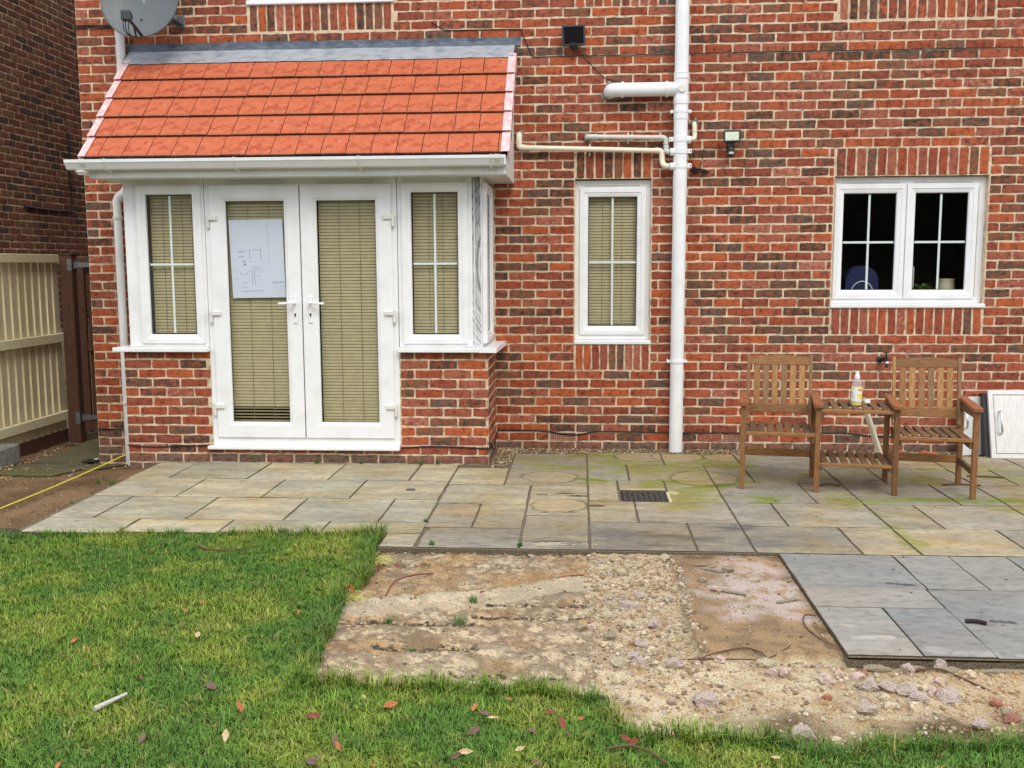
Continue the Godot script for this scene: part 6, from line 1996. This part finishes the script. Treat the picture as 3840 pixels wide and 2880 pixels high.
func build_grass() -> void:
	var kinds := [tuft(1, 18, 0.026, 0.016, 0.036, 1.1), tuft(2, 18, 0.028, 0.014, 0.032, 1.3), tuft(3, 15, 0.024, 0.018, 0.044, 1.2), tuft(4, 16, 0.02, 0.04, 0.085, 1.1)]
	var where: Array = [[], [], [], []]
	var cols: Array = [[], [], [], []]
	var pa := noise(1.5, 501, 4)
	var pb := noise(2.6, 502, 2)
	rng.seed = 503
	var step := 0.0185
	var z := 2.6
	while z < 5.75:
		var x := -0.4
		while x < 7.2:
			var px := x + rf(-0.012, 0.012)
			var pz := z + rf(-0.012, 0.012)
			x += step
			var d := on_lawn(px, pz)
			if d < 0.0 or not seen_at(V(px, -0.05, pz), 1.1): continue
			var k := rng.randi() % 3
			var s := rf(0.75, 1.15)
			var nn := pa.get_noise_2d(px, pz)
			var n2 := pb.get_noise_2d(px, pz)
			if d < 0.07 and rng.randf() < (0.42 if px > 2.95 else 0.12): k = 3
			s *= 1.0 + 0.25 * nn
			var g := lin(132, 156, 60).lerp(lin(104, 140, 62), clampf(0.5 - nn * 1.6 - n2 * 0.8, 0, 1)).lerp(lin(158, 166, 80), clampf(nn * 1.0 + n2 * 0.8 - 0.1, 0, 0.6))
			if rng.randf() < 0.07 + maxf(0.0, n2) * 0.12: g = g.lerp(lin(188, 172, 104), rf(0.35, 0.85))
			if d < 0.12 and px > 2.95 and pz < 4.6: g = g.lerp(lin(84, 118, 58), 0.4)
			g *= rf(0.62, 1.3)
			where[k].append(Transform3D(Basis(Vector3(0, 1, 0), rf(0, TAU)).scaled(V(s, s * rf(0.85, 1.2), s)), V(px, -0.076, pz)))
			cols[k].append(g)
		z += step
	var lawn := Node3D.new()
	lawn.name = "lawn"
	add_child(lawn)
	tag(lawn, "short green lawn grass with yellowed patches", "grass", "", "stuff")
	for k in 4:
		scatter("grass", kinds[k], M.grass, where[k], cols[k], lawn)
	# dry straw tussocks at the lawn's ragged edge
	rng.seed = 505
	for p in [[3.10, 3.2, "pale dry straw tussock at the top of the lawn edge"], [3.10, 3.80, "pale dry straw tussock halfway down the lawn edge"]]:
		var m := MB.new()
		for i in 70:
			var a := V(rf(-0.05, 0.05), 0.0, rf(-0.06, 0.06))
			var dd := V(rf(0.1, 1.0), 0, rf(-0.5, 0.7)).normalized()
			var L := rf(0.04, 0.1)
			m.tube([a, a + V(0, rf(0.008, 0.03), 0) + dd * L * 0.5, a + dd * L + V(0, rf(0.0, 0.01), 0)], 0.0011, 3, false)
		var o := put("straw_tussock", m, mat("straw", c8(206, 196, 118), 0.8))
		o.position = V(p[0], -0.085, p[1])
		tag(o, p[2], "grass tuft")
	# weeds
	var weeds := [[3.664, 4.032, 0.05, "largest grass weed on the sandy bed"], [3.701, 3.782, 0.036, "small grass weed near the ridge of the sandy bed"], [3.348, 4.05, 0.032, "flat weed on the sandy bed near the lawn"], [3.499, 4.36, 0.028, "small weed in the lower groove of the sandy bed"], [3.373, 2.93, 0.03, "low weed along the patio edge near the lawn"], [3.867, 2.93, 0.03, "small weed in the patio joint above the rubble"], [0.686, 1.40, 0.035, "left one of two weeds on the bare soil by the tape"], [0.795, 1.40, 0.042, "right one of two weeds on the bare soil by the tape"], [0.86, 2.095, 0.02, "tiny weed at the patio corner"], [2.127, 0.715, 0.035, "weed at the foot of the door step, left of the middle"], [2.485, 0.72, 0.03, "weed at the foot of the door step, right of the middle"], [2.952, 0.73, 0.042, "upright weed against the bay brickwork"], [3.09, 0.72, 0.035, "spreading weed against the bay brickwork near the gravel"], [1.62, 0.71, 0.025, "small weed at the foot of the door step, far left"], [3.262, 2.44, 0.022, "moss tuft in the long patio joint"], [3.04, 2.69, 0.06, "tall grass blades at the lawn's top corner"], [4.62, 5.1, 0.04, "leafy weed between the rubble and the lawn"], [4.86, 5.14, 0.03, "small leafy weed beside the pale mortar lump"]]
	var k2 := 0
	for w in weeds:
		k2 += 1
		var m := tuft(600 + k2, 40, w[2] * 0.5, w[2] * 0.6, w[2] * 1.5, 1.0)
		var o := put("weed", m, M.green)
		o.position = V(w[0], dig_at(w[0], w[1])[0] if w[1] > 3.0 else (-0.09 if w[0] < 0.85 else PATIO), w[1])
		tag(o, w[3], "weed", "weeds around the patio")

func nth(n: int) -> String:
	return ["first", "second", "third", "fourth", "fifth", "sixth", "seventh", "eighth", "ninth", "tenth", "eleventh", "twelfth", "thirteenth", "fourteenth", "fifteenth", "sixteenth", "seventeenth", "eighteenth", "nineteenth", "twentieth", "twenty-first", "twenty-second", "twenty-third", "twenty-fourth"][mini(n, 23)]

func build_loose() -> void:
	rng.seed = 701
	var wh2: Array = []
	var cl2: Array = []
	# rounded gravel along the wall
	var peb := rock(801, 0.1, 0)
	var ang := rock(802, 0.55, 0)
	var wh: Array = []
	var cl: Array = []
	var pal := [lin(196, 170, 126), lin(214, 194, 152), lin(160, 132, 96), lin(226, 214, 186), lin(140, 116, 92), lin(180, 140, 96)]
	for i in 5200:
		var x := rf(3.5, 7.9)
		var z := rf(0.0, 0.235)
		if i < 1900:
			x = rf(3.5, 3.68)
			z = rf(0.0, 0.83)
			if x > 3.655 - 0.1 * maxf(0.0, z - 0.62) * 3.0 and z > 0.26: continue
		if z > 0.215 and rng.randf() < 0.75: continue
		var s := rf(0.0045, 0.0095)
		wh.append(Transform3D(turn().scaled(V(s, s * 0.75, s * rf(0.7, 1.2))), V(x, PATIO - 0.006 + rf(-0.006, 0.012), z)))
		cl.append(pal[rng.randi() % 6] * rf(0.75, 1.1))
	tag(scatter("gravel", peb, M.stone, wh, cl), "pea gravel strip along the foot of the wall", "gravel")
	var gb := MB.new()
	gb.add(sheet(3.47, 8.9, -0.01, 0.25, PATIO - 0.012), Transform3D())
	gb.add(sheet(3.47, 3.66, 0.25, 0.85, PATIO - 0.012), Transform3D())
	tag(put("gravel_bed", gb, M.soil), "", "", "", "structure")
	# stones in the passage
	wh = []; cl = []
	for i in 1500:
		var x := rf(-0.75, 0.6)
		var z := rf(-0.9, 1.5)
		var on := (x < -0.55 or (z > 0.6 and x < -0.1) or rng.randf() < 0.16) and not (x > 0.1 and z < 1.0 and rng.randf() < 0.7)
		if not on: continue
		var s := rf(0.004, 0.011) * (1.4 if rng.randf() < 0.1 else 1.0)
		wh.append(Transform3D(turn().scaled(V(s, s * 0.7, s)), V(x, passage_y(x, z) + 0.002, z)))
		cl.append(pal[rng.randi() % 6] * rf(0.8, 1.15))
	for i in 500:
		var x := rf(0.05, 0.85)
		var z := rf(1.1, 2.8)
		var s := rf(0.002, 0.006)
		wh.append(Transform3D(turn().scaled(V(s, s * 0.7, s)), V(x, passage_y(x, z) - 0.006, z)))
		cl.append((pal[rng.randi() % 6] if rng.randf() < 0.3 else lin(110, 86, 62)) * rf(0.6, 1.1))
	tag(scatter("gravel", peb, M.stone, wh, cl), "loose stones in the side passage", "gravel")
	# rubble and grit in the dug strip
	wh = []; cl = []
	var rp := [lin(196, 174, 138), lin(208, 188, 154), lin(186, 160, 138), lin(176, 148, 110), lin(150, 130, 104), lin(216, 204, 180), lin(192, 170, 152)]
	for i in 26000:
		var x := rf(4.22, 6.3)
		var z := rf(3.0, 5.14)
		if i < 4200:
			x = rf(4.24, 4.72)
			z = rf(2.99, 4.5)
		elif z < 4.36 and x > 4.7: continue
		if not seen_at(V(x, -0.1, z), 1.08): continue
		var soil := z > 4.85 and x > 4.7
		if soil and rng.randf() < 0.5: continue
		var r := rng.randf()
		var s := 0.0018 + 0.0115 * pow(r, 5.0)
		if x < 4.6 and rng.randf() < 0.02: s *= 1.6
		var c: Color = rp[rng.randi() % 7] * rf(0.72, 1.08)
		if x > 5.5: c = c.lerp(lin(204, 166, 118), 0.35)
		wh.append(Transform3D(turn().scaled(V(s, s * 0.75, s * rf(0.7, 1.4))), V(x, dig_at(x, z)[0] + s * 0.1, z)))
		cl.append(c)
	# crumbs on the beds
	for i in 2600:
		var x := rf(3.1, 5.28)
		var z := rf(2.99, 4.8)
		if x > 4.25 and x < 4.7: continue
		if x > 4.7 and z > 4.3: continue
		if on_lawn(x, z) > -0.02: continue
		var s := 0.0016 + 0.007 * pow(rng.randf(), 6.0)
		wh.append(Transform3D(turn().scaled(V(s, s * 0.7, s)), V(x, dig_at(x, z)[0] + s * 0.3, z)))
		cl.append((rp[rng.randi() % 7] if rng.randf() < 0.6 else lin(138, 118, 94)) * rf(0.6, 1.0))
	for g in [[4.055, 3.12, 3.8], [4.34, 3.32, 3.78], [3.79, 3.75, 4.25], [3.96, 3.7, 4.25], [2.995, 3.1, 4.3], [4.6, 3.5, 4.2]]:
		for i in 150:
			var x := rf(g[1], g[2])
			var z: float = g[0] + rf(-0.022, 0.022) * rf(0.3, 1.0) - dn.get_noise_2d(x * 100.0, g[0] * 100.0) * 0.03
			var s := 0.0025 + 0.009 * pow(rng.randf(), 3.0)
			wh.append(Transform3D(turn().scaled(V(s * 1.3, s * 0.7, s)), V(x, dig_at(x, z)[0] + s * 0.3, z)))
			cl.append((lin(104, 92, 76) if rng.randf() < 0.7 else rp[rng.randi() % 7]) * rf(0.6, 1.1))
	# bits swept onto the slabs
	for i in 420:
		var x := rf(0.95, 7.4)
		var z := rf(0.75, 2.95) if rng.randf() < 0.75 else rf(3.0, 4.35)
		if z > 3.0: x = rf(5.3, 6.6)
		var s := 0.0012 + 0.005 * pow(rng.randf(), 5.0)
		wh.append(Transform3D(turn().scaled(V(s * 1.6, s * 0.6, s)), V(x, PATIO + s * 0.4, z)))
		cl.append((rp[rng.randi() % 7] if rng.randf() < 0.5 else lin(86, 70, 54)) * rf(0.7, 1.1))
	tag(scatter("rubble", ang, M.stone, wh, cl), "crushed stone and grit in the dug strip", "rubble")
	# grit in the open joints
	wh = []; cl = []
	for l in [[3.26, 0.9, 2.95, 0.01], [4.25, 0.2, 2.95, 0.011], [5.145, 0.7, 2.95, 0.009], [3.855, 1.45, 2.95, 0.009], [6.03, 0.7, 2.95, 0.007]]:
		for i in 260:
			var s := rf(0.0015, 0.0042)
			wh.append(Transform3D(turn().scaled(V(s, s, s)), V(l[0] + rf(-l[3], l[3]), PATIO - 0.008, rf(l[1], l[2]))))
			cl.append(rp[rng.randi() % 7] * rf(0.35, 0.85))
	tag(scatter("grit", ang, M.stone, wh, cl), "loose grit lying in the patio joints", "grit")
	# separate lumps
	var shapes: Array = []
	for i in 7: shapes.append(rock(820 + i, 0.42, 1).mesh())
	var what := ["pinkish mortar lump in the rubble", "red brick fragment in the rubble", "pale cream stone in the rubble", "grey brown stone in the rubble"]
	var order: Array = [[], [], [], []]
	for i in CHUNKS.size():
		if CHUNKS[i][2] >= 0.026: order[int(CHUNKS[i][3])].append(i)
	for k in 4:
		order[k].sort_custom(func(p, q): return CHUNKS[p][0] < CHUNKS[q][0])
	for i in CHUNKS.size():
		var c: Array = CHUNKS[i]
		var kind := int(c[3])
		var r: float = c[2]
		r *= 1.15
		var b := turn(0.5).scaled(V(r * rf(0.85, 1.15), r * rf(0.65, 0.9), r * rf(0.75, 1.0)))
		var at := V(c[0], dig_at(c[0], c[1])[0] + r * 0.3, c[1])
		if c[2] < 0.026:
			wh2.append(Transform3D(b, at))
			cl2.append([lin(206, 182, 168), lin(176, 118, 98), lin(214, 196, 164), lin(168, 152, 128)][kind])
			continue
		var o := MeshInstance3D.new()
		o.name = numbered("rubble_lump")
		o.mesh = shapes[i % 7]
		o.material_override = M.lump[kind]
		o.transform = Transform3D(b, at)
		add_child(o)
		var n: int = order[kind].find(i)
		var lab := "%s, %s from the left of the larger ones" % [what[kind], nth(n)]
		if i == 0: lab = "pinkish mortar lump standing against the corner of the grey slabs"
		elif i == 20: lab = "large pinkish mortar lump at the edge of the lawn"
		elif i == 38: lab = "broad pinkish mortar lump in the middle of the rubble"
		elif i == 32: lab = "pinkish mortar lump in the trench between the two sandy beds"
		tag(o, lab, "rubble", "lumps in the rubble")
	tag(scatter("broken_stone", rock(815, 0.4, 1), M.stone, wh2, cl2), "smaller broken stones strewn over the rubble", "rubble")
	# mortar strips along the front of the grey slabs
	for s in [[5.30, 5.43, "first"], [5.46, 5.56, "second"], [5.59, 5.70, "third"], [5.72, 6.02, "longest"]]:
		var o := put("mortar_strip", rock(840 + int(s[0] * 100), 0.12, 1), M.lump[3])
		o.transform = Transform3D(Basis().scaled(V((s[1] - s[0]) * 0.5, 0.016, 0.02)), V((s[0] + s[1]) * 0.5, -0.108, 4.415))
		tag(o, "%s strip of old mortar along the front edge of the grey slabs" % s[2], "mortar")
	# slivers on the brown bed
	var sliver := 0
	for s in [[4.86, 3.22, 0.05, 0.6], [4.88, 3.27, 0.055, -0.5], [4.93, 3.62, 0.06, -0.45], [5.16, 3.72, 0.06, 0.5], [4.83, 3.18, 0.035, 0.1]]:
		var o := put("stone_sliver", one(V(-s[2], 0, -0.009), V(s[2], 0.013, 0.009), 0.004), M.lump[3])
		o.position = V(s[0], dig_at(s[0], s[1])[0], s[1])
		o.rotation.y = s[3]
		tag(o, "thin sliver of stone on the brown sandy bed, %s" % ["upper one of the top pair", "lower one of the top pair", "alone in the middle", "nearest the grey slabs", "shortest, beside the top pair"][sliver], "stone", "stone slivers on the brown bed")
		sliver += 1
	# fallen leaves
	var lf: Array = []
	for k in 4:
		rng.seed = 900 + k
		var m := MB.new()
		var cur := rf(0.2, 0.6)
		var prev: Array = []
		for i in 6:
			var t := i / 5.0
			var w := 0.42 * sin(PI * pow(t, 0.8)) * (1.0 + 0.15 * sin(i * 2.3 + k))
			var y := cur * (t - 0.5) * (t - 0.5)
			var row := [V(t * 2.0 - 1.0, y + w * 0.35, -w), V(t * 2.0 - 1.0, y, 0), V(t * 2.0 - 1.0, y + w * 0.25, w)]
			if i > 0:
				for j in 2: m.quad(prev[j], row[j], row[j + 1], prev[j + 1], Vector3.UP)
			prev = row
		m.tube([V(-1, cur * 0.25, 0), V(-1.35, cur * 0.35, 0.08)], 0.02, 4)
		lf.append(m.mesh())
	var leaf_word := ["orange brown", "pale buff", "dark red", "dull brown"]
	rng.seed = 911
	for i in LEAVES.size():
		var l: Array = LEAVES[i]
		var o := MeshInstance3D.new()
		o.name = numbered("fallen_leaf")
		o.mesh = lf[i % 4]
		o.material_override = M.leaves[int(l[3])]
		var r: float = l[2]
		var bed := on_lawn(l[0], l[1]) < -0.01
		o.transform = Transform3D((Basis(Vector3(1, 0, 0), rf(0.25, 0.75)) * turn(0.35)).scaled(V(r, r, r) * 1.3), V(l[0], (-0.085 if bed else -0.052) + r * 0.1, l[1]))
		add_child(o)
		var n := 0
		for j in LEAVES.size():
			if int(LEAVES[j][3]) == int(l[3]) and (LEAVES[j][0] < l[0] or (LEAVES[j][0] == l[0] and j < i)): n += 1
		var lab := "%s fallen leaf, %s of that colour from the left" % [leaf_word[int(l[3])], nth(n)]
		if i == 14: lab = "largest orange leaf, flat on the lawn near the sandy bed"
		if i == 0: lab = "pale upright leaf alone in the middle of the left lawn"
		tag(o, lab, "leaf", "fallen leaves")
	# sticks and wires
	var st := func(called: String, label: String, cat: String, pts: Array, r: float, m: Material, r2 := -1.0):
		var k := MB.new()
		k.tube(smooth_path(pts, 4), r, 7, true, r2)
		tag(put(called, k, m), label, cat)
	st.call("stick", "short white bleached stick lying on the lawn", "stick", [V(2.51, -0.05, 5.07), V(2.54, -0.046, 5.02), V(2.575, -0.042, 4.96)], 0.011, M.pale_twig, 0.006)
	st.call("twig", "long dark twig curving across the lawn below the patio", "twig", [V(2.089, -0.045, 3.074), V(2.15, -0.048, 3.125), V(2.214, -0.05, 3.145), V(2.313, -0.05, 3.153), V(2.446, -0.042, 3.071)], 0.005, M.twig, 0.003)
	st.call("wire", "bent dark wire between the brown bed and the rubble", "wire", [V(4.683, -0.1, 4.42), V(4.704, -0.085, 4.383), V(4.853, -0.075, 4.315), V(4.92, -0.08, 4.335), V(4.951, -0.1, 4.353)], 0.0034, M.twig)
	st.call("wire", "straight dark wire lying below the brown bed", "wire", [V(4.55, -0.118, 4.36), V(4.694, -0.1, 4.376), V(4.85, -0.1, 4.372), V(4.949, -0.1, 4.361), V(5.058, -0.075, 4.28)], 0.003, M.twig)
	st.call("wire", "dark wire curling along the edge of the grey slabs", "wire", [V(5.24, -0.07, 3.93), V(5.19, -0.066, 3.94), V(5.17, -0.075, 4.033), V(5.195, -0.08, 4.165), V(5.267, -0.088, 4.302)], 0.004, M.twig)
	st.call("twig", "thin twig lying across the orange sand on the right", "twig", [V(5.48, -0.105, 4.443), V(5.6, -0.1, 4.423), V(5.659, -0.105, 4.488), V(5.733, -0.11, 4.6)], 0.004, M.twig)
	st.call("twig", "reddish twig arching over the sandy bed near the lawn", "twig", [V(3.275, -0.08, 3.746), V(3.285, -0.07, 3.574), V(3.358, -0.072, 3.456), V(3.45, -0.085, 3.381)], 0.004, M.leaves[2])
	st.call("twig", "dark red strip of bark at the top of the mortar ridge", "twig", [V(4.05, -0.085, 3.46), V(4.138, -0.078, 3.412), V(4.22, -0.082, 3.37)], 0.008, M.leaves[2], 0.004)
	st.call("stick", "short charred stick on the grey slabs", "stick", [V(5.861, -0.056, 4.0), V(5.903, -0.055, 4.001), V(5.94, -0.056, 4.022)], 0.009, mat("charred wood", c8(46, 34, 34), 0.9))
	st.call("twig", "brown twig at the edge of the lawn below the rubble", "twig", [V(4.277, -0.05, 5.251), V(4.356, -0.045, 5.232), V(4.418, -0.048, 5.262), V(4.466, -0.05, 5.332)], 0.004, M.twig)
	st.call("twig", "dark twig under the left chair", "twig", [V(5.85, -0.058, 1.36), V(5.93, -0.05, 1.33), V(6.0, -0.057, 1.36)], 0.006, M.twig)
	st.call("twig", "dark twig behind the right chair's front leg", "twig", [V(7.0, -0.058, 0.98), V(7.12, -0.055, 1.0), V(7.25, -0.058, 1.02)], 0.006, M.twig)
	st.call("twig", "dark twig under the right chair", "twig", [V(6.72, -0.058, 1.28), V(6.85, -0.055, 1.27), V(6.98, -0.058, 1.29)], 0.006, M.twig)
	st.call("pebble", "dark oval pebble on the tan patio slabs", "pebble", [V(3.0, -0.06, 1.62), V(3.03, -0.058, 1.62), V(3.06, -0.06, 1.615)], 0.009, mat("slate pebble", c8(92, 86, 88), 0.7))
	# red crumbs of brick on the gravel behind the right chair
	for s in [[6.80, 0.1], [6.99, 0.12], [7.05, 0.16]]:
		var o := put("brick_fragment", rock(870 + int(s[0] * 100), 0.2, 1), mat("orange clay", c8(176, 92, 62), 0.9))
		o.transform = Transform3D(Basis(Vector3(0, 1, 0), s[1] * 20).scaled(V(0.035, 0.018, 0.02)), V(s[0], PATIO + 0.014, s[1]))
		tag(o, "orange brick fragment on the gravel behind the right chair, the %s one" % ("left" if s[0] < 6.9 else ("middle" if s[0] < 7.0 else "right")), "brick", "brick fragments on the gravel")

# dark hedge across the bottom of the garden: the panes mirror it
func build_hedge() -> void:
	var t := thing("garden_hedge", "tall dark hedge across the end of the garden", "hedge", V(5, -0.1, 15.5))
	put("hedge_core", one(V(-14, 0, 0.3), V(14, 4.6, 1.2), 0.1), mat("hedge green", c8(58, 66, 40), 0.95), t)  # solid block inside the hedge, in the hedge's own green
	rng.seed = 951
	var m := MB.new()
	for i in 9:
		var p := V(rf(-0.1, 0.1), rf(-0.1, 0.1), rf(-0.08, 0.08))
		var d := V(rf(-1, 1), rf(-1, 1), rf(-1, 0.2)).normalized()
		var s := d.cross(Vector3.UP).normalized() * 0.03
		m.quad(p - s * 0.3, p + d * 0.05 - s, p + d * 0.11, p + d * 0.05 + s, V(0, 0.3, -1))
	var wh: Array = []
	var cl: Array = []
	for i in 7000:
		wh.append(Transform3D(turn(1.0), V(rf(-14, 14), rf(0.0, 4.8), rf(-0.05, 0.35))))
		cl.append(lin(58, 74, 38) * rf(0.5, 1.4))
	scatter("foliage", m, M.hedge, wh, cl, t)

func _ready() -> void:
	# camera
	var cam := Camera3D.new()
	cam.name = "camera"
	cam.position = CAM
	cam.rotation = CAM_ROT
	cam.fov = rad_to_deg(2.0 * atan(1440.0 / 3707.34))
	cam.near = 0.05
	cam.far = 200.0
	add_child(cam)
	cam.current = true
	# overcast sky
	var env := Environment.new()
	env.background_mode = Environment.BG_SKY
	var sky := Sky.new()
	var sm := ProceduralSkyMaterial.new()
	sm.sky_top_color = Color(0.92, 0.95, 1.0)
	sm.sky_horizon_color = Color(0.78, 0.805, 0.84)
	sm.sky_curve = 0.3
	sm.ground_bottom_color = Color(0.3, 0.3, 0.28)
	sm.ground_horizon_color = Color(0.5, 0.5, 0.48)
	sm.sun_angle_max = 0.0
	sky.sky_material = sm
	env.sky = sky
	env.background_energy_multiplier = 1.1
	env.tonemap_mode = Environment.TONE_MAPPER_LINEAR
	env.tonemap_exposure = 2.06
	env.sdfgi_enabled = true
	env.ssao_enabled = true
	env.ssil_enabled = true
	var we := WorldEnvironment.new()
	we.name = "environment"
	we.environment = env
	add_child(we)
	var sun := DirectionalLight3D.new()
	sun.name = "sun"
	sun.light_color = Color(1.0, 0.98, 0.95)
	sun.light_energy = 0.3
	sun.light_angular_distance = 30.0
	sun.shadow_enabled = true
	add_child(sun)
	sun.look_at_from_position(Vector3.ZERO, V(-0.3, -0.9, -0.8))
	make_materials()
	build_house()
	build_left()
	build_ground()
	build_pipes()
	build_dish()
	build_wall_things()
	build_kitchen_things()
	build_bench()
	build_hedge()
